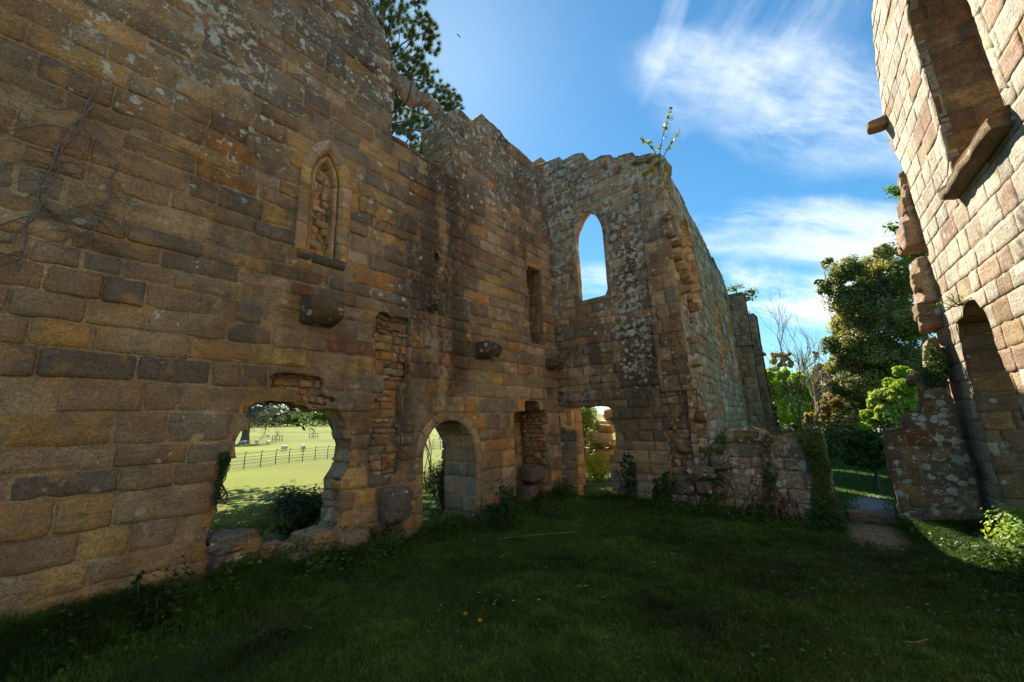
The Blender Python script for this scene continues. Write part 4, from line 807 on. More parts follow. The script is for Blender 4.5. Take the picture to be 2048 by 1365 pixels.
ivy('ivy', 'thick ivy column over the right end of the low wall', PW, E_([(1598, 868), (1640, 862), (1655, 900), (1668, 1015), (1622, 1015), (1630, 960), (1612, 910)], YW), 1800, .05, (.09, .13, .025), 3, .1)
ivy('ivy', 'trailing ivy over the left end of the low wall', PW, E_([(1415, 900), (1440, 868), (1455, 872), (1445, 930), (1452, 1000), (1412, 1010), (1425, 950)], YW), 650, .05, (.07, .13, .025), 4, .08)
ivy('ivy', 'ivy strands hanging down the middle of the low wall', PW, E_([(1520, 870), (1545, 872), (1540, 940), (1560, 1000), (1530, 1000), (1525, 930)], YW), 260, .045, (.06, .10, .02), 5, .05)
ivy('ivy', 'dark ivy hanging on the inner left edge of the wall gap', PL, [atL(*p) for p in ((438, 912), (452, 905), (458, 925), (446, 950), (440, 1000), (432, 1010), (434, 950))], 260, .05, (.03, .07, .014), 6, .05)
ivy('ivy', 'ivy fringe round the left edge of the arched doorway', lambda a, b, h: PL(a, b, h - .3), [(dc - dr - .02, .7), (dc - dr + .06, .8), (dc - dr + .05, 1.3), (dc - .3, 1.68), (dc - .1, 1.84), (dc - .3, 1.84), (dc - dr, 1.45)], 260, .04, (.05, .10, .02), 7, .03)
ivy('ivy', 'ivy growing on stepped stub below the toothed stones', PS, E_([(1852, 690), (1880, 690), (1895, 740), (1890, 775), (1850, 770), (1845, 720)], YS), 420, .06, (.045, .085, .016), 8, .1)
ivy('ivy', 'dark ivy cloaking the far end of the long side wall', lambda a, b, h: plane((0, 24.7, 0), (1, 0, 0), (0, 0, 1), (0, -1, 0))(a, b, h), [(-3.75, 0), (-2.6, 0), (-2.7, 2.5), (-2.95, 4.8), (-3.3, 6.0), (-3.75, 6.6)], 2200, .16, (.035, .075, .016), 9, .3)
weed('wall_plant', 'small dark plant sprouting from the left wall face between corbels', 'plant', (LX + .02, atL(862, 620)[0], atL(862, 622)[1]), .12, .16, 8, .06, (.04, .09, .02), 14, 9, lean=(.6, 0, 0))
weed('wall_plant', 'green tuft in the crack beside the broken doorway of right wall', 'plant', (1.40, 7.62, 3.05), .16, .2, 16, .045, (.14, .2, .04), 15, 8, asp=.3, lean=(-.3, 0, 0))
# top of the corner: moss, sapling
pm = atE(1300, 345); t = thing('moss_cushion', 'yellow moss cushion on ledge at top of the corner', 'moss', (pm[0], EY, pm[1]))
A = Acc(); Lf = Acc()
for i, (px, py, s) in enumerate(((1304, 340, .34), (1292, 350, .24), (1315, 330, .26), (1280, 324, .26), (1300, 322, .3), (1268, 328, .2))):
    q = atE(px, py); rock(A, (q[0], EY + .12, q[1]), (s, .3, s * .6), seed=i, col=(.36, .30, .03) if i < 2 else (.16, .15, .04), e=2.2, amp=.35)
    p_, d_ = ballpts(320, (q[0], EY + .12, q[1]), (s * .55, .2, s * .36), i, .85, .4); leaves(Lf, p_, np.full(320, .03), nrm=d_, spread=.4, col=(.5, .42, .04) if i < 2 else (.22, .23, .05), seed=i)
build('cushion', A, attr_material('moss', .95, .4, 60, bump=.02), t); build('fronds', Lf, LEAF, t)
ps = atE(1318, 316); sp = (ps[0], EY + .2, ps[1] + .0); t = thing('sapling', 'young sapling with sparse leaves rooted on top of the corner', 'sapling', sp); S = Acc(); Lf = Acc()
YP = EY + .2
for j, path in enumerate((((1318, 318), (1322, 290), (1328, 262), (1336, 240), (1342, 214)), ((1316, 318), (1308, 300), (1296, 288), (1282, 278)), ((1326, 316), (1334, 300), (1348, 280), (1362, 262)), ((1320, 300), (1322, 294), (1324, 290)))):
    pts = np.array([atYp(px, py, YP + .05 * j) for px, py in path]); tube(S, pts, np.linspace(.012, .004, len(pts)), 4, (.10, .06, .04)); q = np.random.default_rng(j); n = (46, 34, 32, 12)[j]; f = q.uniform(.38 if j == 0 else .3, 1.0, n) * (len(pts) - 1)
    P_ = np.stack([np.interp(f, range(len(pts)), pts[:, k]) for k in range(3)], 1) + q.normal(size=(n, 3)) * .035; leaves(Lf, P_, np.full(n, .085), col=(.17, .22, .05), seed=j, asp=.75)
build('stem', S, BARK, t); build('foliage', Lf, LEAF, t)
for i, (px, py, lb) in enumerate(((1212, 334, 'dry orange plant tuft high on the end wall above the window'), (1238, 342, 'brownish dead plant tuft high on end wall near corner'))):
    q = atE(px, py); weed('dry_tuft', lb, 'plant', (q[0], EY - .04, q[1] - .06), .16, .12, 14, .05, (.38, .22, .10), 30 + i, 8, stemcol=(.4, .25, .12), group='dry plant tufts high on the end wall', asp=.3)
r = ray(1480, 600); pq = atYp(1478, 612, 24.0); t = thing('sapling', 'young tree sprouting from the far end of the long wall top', 'sapling', pq); S = Acc(); Lf = Acc()
for j, path in enumerate((((1474, 612), (1476, 590), (1468, 576)), ((1475, 605), (1484, 592), (1500, 584)), ((1475, 608), (1484, 602), (1494, 596)))):
    pts = np.array([atYp(px, py, 24 + .2 * j) for px, py in path]); tube(S, pts, np.linspace(.04, .015, len(pts)), 4, (.10, .06, .04)); p_, d_ = ballpts(110, pts[-1], (.45, .4, .2), j, .2, .4); leaves(Lf, p_, np.full(110, .17), nrm=np.array([[0, 0, 1.]]), col=(.12, .19, .04), seed=j)
p_, d_ = ballpts(260, atYp(1476, 628, 23.6), (.5, .4, .6), 5, .2, .4); leaves(Lf, p_, np.full(260, .15), col=(.06, .11, .02), seed=9)
build('stem', S, BARK, t); build('foliage', Lf, LEAF, t)
for i, (px, py, rr_) in enumerate(((1793, 390, .22), (1802, 462, .16), (1822, 500, .3))):
    q = atYp(px, py, 9.1); 
    weed('sprig', ('leafy green sprig behind the uppermost toothed stones', 'small green sprig beside the second toothed stone', 'green leafy shoots between the two groups of toothed stones')[i], 'plant', (q[0] + .1, 9.1, q[2] - .12), .3, rr_, 14, .08, (.12, .2, .03), 40 + i, 8, lean=(-.5, 0, 0))
# dead vine on the near left wall
t = thing('dead_vine', 'bare grey dead vine stems clinging to the near left wall', 'vine', (LX, .2, 3.2)); q = np.random.default_rng(3)
for path in (((192, 178), (165, 235), (130, 265), (105, 330), (80, 370), (70, 430), (35, 470), (18, 488)), ((190, 205), (150, 270), (125, 300), (115, 350), (90, 400), (60, 450), (46, 510), (38, 545)), ((235, 330), (215, 400), (190, 460), (178, 492))):
    S = Acc(); pts = np.array([atL(*p) for p in path]); n = 40; f = np.linspace(0, len(pts) - 1, n); a = np.interp(f, range(len(pts)), pts[:, 0]) + .012 * fbm(f * 3, 0, 0, 2, 3); b = np.interp(f, range(len(pts)), pts[:, 1]) + .01 * fbm(f * 3, 5, 0, 2, 3)
    tube(S, PL(a, b, .03 + .008 * np.sin(f * 5)), np.linspace(.009, .006, n), 5, (.17, .145, .13))
    for k in range(14):
        i = q.integers(3, n - 2); L_ = q.uniform(.15, .5); s_ = q.choice([-1, 1]); m = 10; tt = np.linspace(0, 1, m); tube(S, PL(a[i] + s_ * L_ * tt, b[i] - .5 * L_ * tt + .05 * np.sin(tt * 5 + k), np.full(m, .022)), np.linspace(.004, .0015, m), 4, (.14, .11, .09))
    build('stem', S, BARK, t)
# red-brown dead stems at the low wall
t = thing('bramble', 'tangle of reddish dead bramble stems at the foot of the low wall', 'bramble', (-1.4, 8.3, 0)); S = Acc()
for i in range(46):
    x0 = q.uniform(-2.0, -.75); a_ = (x0, 8.36 - q.uniform(0, .05), q.uniform(.25, .55)); b_2 = (x0 + q.uniform(-.3, .3), 8.36 - q.uniform(.1, .4), 0.0); tube(S, curve(a_, b_2, .15, 8, i), .006, 4, (.20, .075, .05) if i % 3 else (.3, .2, .13))
build('stems', S, BARK, t)
# grasses on the low wall's top
A = Acc(); q = np.random.default_rng(8); x = q.uniform(-1.9, -.5, 5200); y = q.uniform(8.45, 9.3, 5200); z = 1.30 + .1 * fbm(x * 2, y * 2, 0, 2, 5)
blades(A, x, y, z, .16 * q.uniform(.4, 1.5, len(x)), .006, 1.5, np.where(q.uniform(size=(len(x), 1)) < .5, np.array([[.22, .16, .075]]), np.array([[.07, .11, .02]])), 9)
leaves(A, np.stack([x, y, z + .05 * q.uniform(0, 1, len(x))], 1)[:1800], np.full(1800, .045), nrm=np.array([[0, -.3, 1.]]), col=(.06, .10, .02), seed=5)
build('wall_top_grass', A, GRASSM, tagd=('dry brown grass and weeds growing on top of the low wall stub', 'grass', None, 'stuff'))

# ================================================================== loose stones
def stone(name, label, c, size, seed, col=(.26, .18, .12), rot=0., e=3.2, amp=.1, tilt=(0, 0), aux=(.25, .1, .1), cat='stone', group=None):
    A = Acc(); rock(A, c, size, seed, rot, col, aux, 22, e * 1.25, amp * 1.25, tilt); return build(name, A, STONE, loc=(c[0], c[1], c[2] - size[2] / 2), tagd=(label, cat, group))
SX = LX - .05
def atS(px, py, x=SX): y, z = atL(px, py, x); return y, z
sl = [((633, 1082), (.5, .44, .28), 'long squared stone lying across the right side of the wall gap', (.40, .26, .16), 6, .06, .25),
      ((588, 1126), (.55, .6, .34), 'large rough boulder forming the middle of the gap sill', (.30, .22, .15), 2.6, .2, .3),
      ((648, 1125), (.4, .42, .26), 'dark block under the squared stone in the wall gap', (.24, .17, .12), 4, .1, 0),
      ((530, 1105), (.3, .24, .2), 'brown block in the middle of the tumbled gap stones', (.30, .18, .12), 4, .12, .4),
      ((497, 1090), (.26, .24, .16), 'tan block with flat top beside greyish boulder in gap', (.34, .2, .13), 5, .08, -.2),
      ((450, 1085), (.4, .34, .22), 'greyish boulder at the left end of gap stones', (.22, .19, .16), 3, .15, .1),
      ((482, 1072), (.3, .22, .12), 'thin flat stone on top of the gap rubble', (.25, .18, .12), 3.5, .12, .5),
      ((470, 1112), (.24, .22, .18), 'small pale rounded stone low in the gap rubble', (.34, .26, .18), 2.6, .12, .2),
      ((440, 1125), (.3, .26, .24), 'dark shaded stone at bottom left of gap rubble', (.16, .14, .12), 3, .15, .2)]
for i, ((px, py), s, lb, c, e, am, rt_) in enumerate(sl):
    y, z = atS(px, py); stone('fallen_stone', lb, (SX - .02, y, z), s, i + 3, c, rt_, e, am, group='tumbled stones in the wall gap')
p = gp(798, 1085); stone('boulder', 'upright pinkish lichened boulder standing in weeds by the left wall', (p[0] - .1, p[1], .2), (.3, .32, .5), 21, (.30, .23, .19), .3, 2.6, .22, aux=(.6, .2, .1), cat='boulder')
y, z = atL(792, 1010, LX + .12); stone('boulder', 'large grey block jutting from the chase left of arched doorway', (LX + .05, y, z), (.4, .5, .5), 22, (.19, .17, .15), 0, 3.6, .12, aux=(.2, .3, .1), cat='boulder')
y, z = atL(700, 1075, LX + .05); stone('boulder', 'low tan footing block at the right foot of the wall gap', (LX + .0, y, .18), (.4, .5, .42), 23, (.30, .22, .15), 0, 4, .1, cat='boulder')
# pedestal in the blocked doorway
for i, (px, py, s, lb) in enumerate(((1079, 948, (.42, .5, .32), 'topmost drum-like block of the pedestal in the blocked doorway'), (1068, 990, (.48, .34, .34), 'left middle block of the pedestal in the blocked doorway'), (1096, 988, (.48, .34, .34), 'right middle block of the pedestal in the blocked doorway'), (1080, 1018, (.5, .64, .26), 'bottom block of the pedestal in the blocked doorway'))):
    y, z = atL(px, py, LX + .1); stone('pedestal_block', lb, (LX - .12, y, z), s, 31 + i, (.20, .17, .14) if i != 2 else (.38, .25, .12), 0, 9 if i else 7, .03, group='pedestal blocks in the blocked doorway', aux=(.2, .3, .15))
# rubble left of low wall, threshold step
for i, (px, py, s, c, lb) in enumerate(((1400, 945, (.55, .4, .22), (.26, .22, .16), 'long flat block on the rubble beside the corner'), (1372, 975, (.3, .3, .26), (.22, .18, .13), 'mid-sized block beneath the flat block by the corner'), (1408, 975, (.28, .3, .24), (.24, .17, .12), 'small brown block between corner rubble and feathery bush'), (1440, 925, (.3, .3, .28), (.25, .19, .15), 'rounded lichened stone at the left end of the low wall'), (1362, 1000, (.3, .3, .2), (.24, .21, .17), 'pale stone lowest in the corner rubble'))):
    x, z = atE(px, py, 8.35); stone('rubble_block', lb, (x, 8.42, z), s, 41 + i, c, rnd.uniform(-.2, .2), 4, .12, group='rubble blocks at the foot of the corner', aux=(.45, .1, .3))
stone('threshold_stone', 'worn reddish threshold stone across the path, larger left piece', (.06, 9.0, .02), (.62, .36, .2), 51, (.33, .21, .15), .05, 7, .07, aux=(.1, 0, .05), group='threshold stones of the path')
stone('threshold_stone', 'smaller right piece of the threshold across the path', (.56, 9.05, .02), (.34, .34, .18), 52, (.30, .19, .13), -.1, 6, .1, aux=(.1, 0, .05), group='threshold stones of the path')

# ================================================================== bushes and trees
def atT(px, py, dmax=400):
    r = ray(px, py); k = 3.
    while k < dmax:
        p = CAM + r * k
        if p[2] < float(zg(p[0], p[1])): return p
        k *= 1.004
    return p
def mpp(px, py, Y): return float(np.linalg.norm(atYp(px + 1, py, Y) - atYp(px, py, Y)))
def leafy(name, label, cat, Y, blobs, nleaf, ls, col, seed=0, trunk=None, col2=None, dj=.25, shell=.35, group=None, asp=.6, bark=(.12, .09, .07), trad=.12, spread=1.0, clump=.3):
    """tree or bush: trunk + limbs to every leaf mass, and the crown of single leaves"""
    q = np.random.default_rng(seed); C3 = []
    for (px, py, r) in blobs:
        m_ = mpp(px, py, Y); p_ = atYp(px, py, Y + q.uniform(-1, 1) * r * m_ * dj * 4); C3.append((p_, r * m_))
    if trunk is None: tx, ty = float(np.mean([c[0][0] for c in C3])), float(np.mean([c[0][1] for c in C3]))
    else: tp = atYp(trunk[0], trunk[1], Y); tx, ty = tp[0], tp[1]
    base = np.array([tx, ty, float(zg(tx, ty))]); t = thing(name, label, cat, base, group)
    top = max(c[0][2] for c in C3); tr = Acc(); tops = np.array([tx + q.normal() * .1, ty, base[2] + (top - base[2]) * .72]); c_ = curve(base - np.array([0, 0, .1]), tops, .03, 12, seed); tube(tr, c_, np.linspace(trad, trad * .3, 12), 8, bark)
    for i, (p_, r) in enumerate(C3):
        k = min(10, max(1, int(11 * .8 * (p_[2] - base[2]) / max(top - base[2], .1)) - 2)); cc = curve(c_[k], p_, .1, 8, seed + i); tube(tr, cc, np.linspace(trad * .35, trad * .08, 8), 5, bark)
        for j in range(5): d = q.normal(size=3); d /= np.linalg.norm(d); tube(tr, curve(p_, p_ + d * r * .95, .1, 5, j + i * 9), np.linspace(trad * .09, trad * .03, 5), 4, bark)
    build('trunk', tr, BARK, t); cr = Acc(); tot = sum(r ** 2 for _, r in C3)
    for i, (p_, r) in enumerate(C3):
        n = max(60, int(nleaf * r * r / tot)); nc = max(6, int(n / 40)); pc_, dc_ = ballpts(nc, p_, (r, r, r * .92), seed * 31 + i, shell, .45)
        # small leaf clumps through the crown's volume, so that it stays open and uneven
        rr = r * q.uniform(.1, clump, nc); which = q.integers(0, nc, n); d = q.normal(size=(n, 3)); d /= np.linalg.norm(d, axis=1)[:, None]; P_ = pc_[which] + d * (rr[which] * q.uniform(.2, 1, n) ** .5)[:, None]
        cc = np.array(col, float) * (1 + .0 * P_[:, :1]); 
        if col2 is not None: w_ = sst(fbm(P_[:, 0] * .9, P_[:, 1] * .9, P_[:, 2] * .9, 2, seed), -.2, .5)[:, None]; cc = cc * (1 - w_) + np.array(col2) * w_
        leaves(cr, P_, np.full(n, ls), nrm=dc_[which] + np.array([[0, 0, .6]]), spread=spread, col=cc, seed=seed + i, asp=asp)
    build('crown', cr, LEAF, t); return t
leafy('holly_tree', 'large dense dark evergreen tree left of the right wall', 'tree', 21, [(1766, 503, 22), (1748, 545, 48), (1692, 540, 34), (1655, 526, 13), (1800, 560, 55), (1664, 574, 26), (1637, 566, 10), (1700, 600, 45), (1760, 620, 62), (1822, 640, 55), (1695, 655, 40), (1742, 700, 60), (1812, 720, 55), (1700, 722, 40), (1725, 775, 50), (1790, 790, 45), (1690, 775, 28), (1668, 690, 24), (1672, 735, 22), (1705, 680, 34), (1780, 760, 45), (1750, 820, 36), (1735, 590, 40)], 200000, .085, (.21, .25, .075), 1, (1755, 800), (.38, .37, .13), trad=.12, shell=.05, clump=.38)
leafy('background_tree', 'fresh green tree top showing behind the dark evergreen', 'tree', 30, [(1832, 512, 26), (1800, 505, 16), (1842, 540, 26)], 6000, .22, (.12, .2, .03), 2, (1850, 700), trad=.25)
leafy('green_bush', 'bright green sycamore bush right of the long wall end', 'bush', 28, [(1530, 752, 16), (1522, 775, 20), (1568, 752, 17), (1558, 780, 24), (1596, 762, 22), (1612, 775, 15), (1604, 790, 22), (1628, 812, 20), (1540, 815, 30), (1588, 820, 34), (1634, 838, 18), (1560, 845, 26), (1606, 850, 24), (1520, 840, 20)], 52000, .17, (.34, .50, .055), 3, (1580, 860), (.46, .58, .09), trad=.05, clump=.45, shell=.1)
leafy('green_bush', 'pale green bush left of the toothed stones, under the evergreen', 'bush', 19, [(1800, 742, 16), (1822, 752, 18), (1778, 765, 14), (1812, 775, 22), (1765, 790, 20), (1795, 800, 24), (1748, 805, 15), (1775, 828, 24), (1735, 830, 15), (1822, 820, 22), (1748, 852, 22), (1790, 858, 24), (1722, 858, 16)], 44000, .10, (.34, .48, .06), 4, (1790, 880), (.42, .52, .1), trad=.06, clump=.45, shell=.1)
leafy('bramble_bush', 'dark bramble thicket behind the path gap, left part', 'bush', 25.5, [(1545, 866, 20), (1585, 872, 24), (1625, 872, 26), (1660, 882, 24), (1690, 892, 24), (1640, 905, 22)], 14000, .17, (.07, .11, .03), 5, (1620, 930), (.14, .12, .05), trad=.05)
leafy('bramble_bush', 'dark green bush beside the stepped stub behind the path', 'bush', 12.5, [(1725, 880, 26), (1755, 890, 28), (1775, 915, 26), (1740, 925, 22), (1700, 920, 18)], 10000, .09, (.08, .16, .03), 6, (1750, 950), trad=.05)
leafy('dry_thicket', 'pale straw-coloured thicket below the bare tree', 'thicket', 24, [(1650, 815, 20), (1675, 800, 24), (1700, 815, 24), (1660, 840, 22), (1690, 845, 22), (1625, 840, 18), (1720, 835, 18)], 9000, .2, (.24, .22, .09), 7, (1680, 860), (.36, .29, .15), trad=.06, asp=.3)
leafy('background_tree', 'brownish budding tree behind the bright sycamore bush', 'tree', 36, [(1562, 722, 22), (1550, 752, 24), (1590, 765, 28), (1535, 770, 22), (1620, 770, 22)], 6000, .26, (.3, .26, .09), 8, (1565, 850), (.27, .23, .09), trad=.2)
leafy('background_tree', 'brownish tree behind the bare branches, next to evergreen', 'tree', 38, [(1640, 745, 22), (1665, 760, 24), (1650, 785, 26), (1685, 790, 20), (1632, 710, 10), (1660, 700, 14)], 6000, .24, (.25, .24, .09), 9, (1655, 850), (.22, .2, .08), trad=.2)
# backdrop scrub closing the view below
A = Acc(); q = np.random.default_rng(2)
for i in range(26):
    px = 1490 + i * 15; p_ = atYp(px, 815 + q.uniform(-14, 14), 42 + q.uniform(-4, 4)); P_, d_ = ballpts(700, p_, (1.9, 1.5, 2.0), i, .2, .5); leaves(A, P_, np.full(700, .28), nrm=d_, spread=1, col=(.09, .12, .035) if i % 3 else (.17, .15, .06), seed=i)
build('far_scrub', A, LEAF, tagd=('distant scrub and hedges closing the view behind the gap', 'scrub', None, 'stuff'))
A = Acc(); q = np.random.default_rng(21)
for i in range(44):
    x_ = q.uniform(-3.2, 4.2); y_ = q.uniform(18.6, 22.5); P_, d_ = ballpts(700, (x_, y_, float(zg(x_, y_)) + .35), (.8, .7, q.uniform(.5, 1.25)), i, .2, .5); leaves(A, P_, np.full(700, .10), nrm=d_ + np.array([[0, 0, .6]]), spread=.9, col=((.08, .13, .03), (.15, .20, .04), (.15, .12, .06), (.10, .17, .03))[i % 4], seed=i)
build('bramble_bank', A, LEAF, tagd=('low bank of brambles and rough growth behind the path and lawn', 'brambles', None, 'stuff'))
# bare tree
def bare(name, label, Y, base_px, stems, seed, col=(.20, .15, .11), r0=.09):
    b = atYp(*base_px, Y); base = np.array([b[0], b[1], float(zg(b[0], b[1]))]); t = thing(name, label, 'tree', base); S = Acc(); W = Acc(); q = np.random.default_rng(seed)
    def grow(acc, p, d, L, r, lv):
        n = 6; c = [p]; 
        for k in range(n): d = nz(d + q.normal(size=3) * .10 + np.array([0, 0, .03])); c.append(c[-1] + d * L / n)
        tube(acc, c, np.linspace(r, r * .55, n + 1), 5 if lv < 2 else 3, col)
        if lv >= 4: return
        for k in range(3 + (lv > 0)):
            f = q.uniform(.3, 1.0) if k else 1.0; j = min(n, int(f * n)); dd = nz(d + q.normal(size=3) * .42 + np.array([0, 0, .15])); grow(W, c[j], dd, L * q.uniform(.55, .8), r * .5, lv + 1)
    for (px, py) in stems:
        e = atYp(px, py, Y); d = e - base; grow(S, base, nz(d), np.linalg.norm(d) * .5, r0, 0)
    build('trunk', S, BARK, t); build('branches', W, BARK, t); return t
bare('bare_tree', 'leafless tree with many thin branches between bushes and evergreen', 34, (1590, 850), [(1560, 640), (1600, 625), (1640, 660), (1535, 670)], 4)
bare('bare_tree', 'leaning leafless branches in front of the evergreen', 23, (1600, 860), [(1690, 720), (1650, 700)], 5, (.3, .23, .15), .07)

# ------------------------------------------------------------------ pine behind the left wall
XP = -10.
def pines():
    tips = [(748, 12, .55), (770, 10, .5), (800, 22, .5), (838, 8, .4), (846, 44, .36), (862, 62, .3), (800, 60, .5), (780, 40, .5), (826, 78, .4), (858, 92, .28), (795, 100, .5), (820, 118, .45), (842, 128, .35), (800, 140, .45), (856, 152, .3), (826, 155, .4), (806, 175, .4), (880, 182, .4), (905, 195, .36), (868, 205, .45), (892, 212, .4), (905, 216, .3), (850, 190, .4), (800, 215, .45), (812, 245, .45), (840, 235, .4), (862, 262, .4), (825, 270, .45), (845, 290, .45), (868, 300, .4), (830, 315, .4), (850, 330, .35), (795, 250, .4), (790, 200, .4), (760, 60, .5), (745, 100, .5)]
    tx, ty = -10.9, 6.4; base = np.array([tx, ty, -.1]); t = thing('pine_tree', 'tall pine tree seen above and through the broken top of left wall', 'tree', base); T_ = Acc(); N = Acc(); q = np.random.default_rng(12)
    c_ = curve(base, (tx + .3, ty - .2, 17), .01, 16, 3); tube(T_, c_, np.linspace(.32, .08, 16), 9, (.16, .10, .07))
    for i, (px, py, s) in enumerate(tips):
        p_ = atXp(px, py, XP + q.uniform(-.9, .9)); j = int(np.clip((p_[2] - 1.2) / 17 * 15, 2, 14)); cc = curve(c_[j], p_, .06, 9, i); tube(T_, cc, np.linspace(.05, .012, 9), 5, (.14, .09, .065))
        for k in range(18):
            tp = p_ + q.normal(size=3) * s * .55; tube(T_, curve(p_ + (cc[6] - p_) * q.uniform(0, .6), tp, .08, 4, k), .008, 4, (.13, .09, .06)); ax = nz(tp - cc[5] + np.array([0, 0, .3])); m = 180
            d = q.normal(size=(m, 3)); d /= np.linalg.norm(d, axis=1)[:, None]; d = d * .9 + ax; d /= np.linalg.norm(d, axis=1)[:, None]; o = tp - ax * q.uniform(0, .14, m)[:, None]; L = q.uniform(.12, .22, m)[:, None]; sd_ = np.cross(d, q.normal(size=(m, 3))); sd_ /= np.linalg.norm(sd_, axis=1)[:, None]
            V = np.stack([o + sd_ * .0045, o - sd_ * .0045, o + d * L], 1).reshape(-1, 3); N.add(V, None, np.arange(m * 3).reshape(-1, 3), np.array((.10, .13, .05)) * (1 + .4 * q.uniform(-1, 1)))
    build('trunk', T_, BARK, t); build('crown', N, LEAF, t)
pines()
# shade tree outside, between the pine and the field
def worldtree(name, label, base, h, cr, n, ls, col, seed, trad=.3, z0=.3, flat=.6):
    base = np.array([base[0], base[1], float(zg(base[0], base[1]))]); t = thing(name, label, 'tree', base); q = np.random.default_rng(seed); T_ = Acc(); c_ = curve(base - [0, 0, .1], base + [0, 0, h * .8], .02, 10, seed); tube(T_, c_, np.linspace(trad, trad * .3, 10), 8, (.10, .085, .07)); L = Acc()
    for i in range(26):
        a = q.uniform(0, 6.28); rr = cr * math.sqrt(q.uniform(0, 1)); zz = h * q.uniform(z0, 1); k = (1 - ((zz / h - .55) / .5) ** 2) ** .5 if abs(zz / h - .55) < .5 else .3; p_ = base + np.array([math.cos(a) * rr * k, math.sin(a) * rr * k, zz]); tube(T_, curve(c_[min(9, int(zz / h * 9))], p_, .08, 6, i), np.linspace(trad * .3, .02, 6), 5, (.10, .085, .07))
        P_, d_ = ballpts(n // 26, p_, (cr * .34, cr * .34, cr * .34 * flat), i + seed, .1, .6); leaves(L, P_, np.full(len(P_), ls), nrm=d_ + np.array([[0, 0, .5]]), spread=1, col=col, seed=i)
    build('trunk', T_, BARK, t); build('crown', L, LEAF, t); return t
worldtree('yew_tree', 'dark spreading tree outside whose low bough shows in the gap top', (-13.5, 9.1), 11.5, 5.4, 18000, .3, (.03, .05, .018), 3)
# low bough
# field tree
def oak(name, label, px, py, d, top_px, w_px, seed):
    b = atT(px, py); base = np.array([b[0], b[1], float(zg(b[0], b[1]))]); s = 1.; t = thing(name, label, 'tree', base); T_ = Acc(); q = np.random.default_rng(seed); h = 12.
    c_ = [base + np.array([0, 0, z]) + np.array([.25 * z / 6, 0, 0]) for z in (-.3, .3, 1.2, 3, 5, 7)]; tube(T_, c_, [1.1, .7, .55, .5, .5, .35], 9, (.11, .10, .09)); Wg = Acc()
    for i in range(34):
        a = q.uniform(0, 6.28); z = q.uniform(3.5, 9); e = base + np.array([math.cos(a) * 5.5 * q.uniform(.5, 1), math.sin(a) * 5.5, z + q.uniform(-2.4, 1.5)]); cc = curve(c_[4] if z < 6 else c_[5], e, .12, 8, i); tube(T_, cc, np.linspace(.2, .04, 8), 5, (.11, .10, .09))
        for k in range(16): s0 = cc[q.integers(3, 8)]; tube(Wg, curve(s0, s0 + q.normal(size=3) * np.array([1, 1, .8]) + np.array([0, 0, -.7]), .12, 4, k + i), .028, 3, (.16, .13, .09))
    build('trunk', T_, BARK, t); build('branches', Wg, BARK, t)
oak('field_tree', 'old parkland tree with bare hanging twigs standing in sheep field', 489, 888, 62, None, None, 3)
# ------------------------------------------------------------------ far wood beyond the field
A = Acc(); q = np.random.default_rng(4)
for i in range(150):
    az_ = R(-80 + 52 * i / 150 + q.uniform(-.3, .3)); d = q.uniform(195, 240); x, y = d * math.sin(az_), d * math.cos(az_); hh = q.uniform(7, 12)
    P_, d_ = ballpts(260, (x, y, float(zg(x, y)) + hh * .5), (hh * .5, hh * .5, hh * .6), i, .4, .5); cc = [(.06, .11, .05), (.09, .15, .045), (.05, .09, .07), (.12, .17, .05)][int(q.integers(0, 4))]; leaves(A, P_, np.full(260, 1.1), nrm=d_ + np.array([[0, 0, .4]]), spread=.8, col=cc, seed=i)
build('distant_wood', A, LEAF, tagd=('bluish green wood lining the top of the sheep field', 'wood', None, 'stuff'))
# ------------------------------------------------------------------ brambles outside the openings
def wbush(name, label, c, rad, n, ls, col, seed, cat='bush', nb=7, col2=None):
    base = (c[0], c[1], float(zg(c[0], c[1]))); t = thing(name, label, cat, base); q = np.random.default_rng(seed); S = Acc(); L = Acc()
    for i in range(nb):
        p_ = np.array(c) + q.uniform(-.6, .6, 3) * np.array(rad); p_[2] = max(p_[2], base[2] + .15); tube(S, curve(base, p_, .1, 6, i), np.linspace(.03, .01, 6), 4, (.1, .08, .05)); P_, d_ = ballpts(n // nb, p_, np.array(rad) * .62, seed + i, .3, .5); cc = col if (col2 is None or i % 2) else col2; leaves(L, P_, np.full(len(P_), ls), nrm=d_ + np.array([[0, 0, .7]]), spread=.9, col=cc, seed=seed + i)
    build('stems', S, BARK, t); build('foliage', L, LEAF, t); return t
p_ = atXp(612, 1000, -7.5); wbush('bramble_bush', 'dark bramble bush outside, seen in the right of wall gap', (p_[0], p_[1], .32), (.6, .6, .5), 5200, .06, (.03, .055, .014), 3, col2=(.06, .075, .02))
p_ = atXp(700, 985, -7.9); wbush('bramble_bush', 'bramble bush outside, mostly hidden by wall right of gap', (p_[0], p_[1], .4), (.7, .7, .55), 3000, .06, (.03, .055, .014), 5)
p_ = atXp(885, 965, -7.4); wbush('bramble_bush', 'dark leafy bramble just outside the arched doorway', (p_[0], p_[1], .42), (.55, .75, .55), 5200, .05, (.035, .07, .016), 4, col2=(.06, .09, .02))
p_ = atXp(480, 1055, -6.7); wbush('leafy_weed', 'low sunlit weeds just outside the left part of wall gap', (p_[0], p_[1], .38), (.3, .6, .16), 1400, .05, (.10, .15, .03), 6, 'weed')
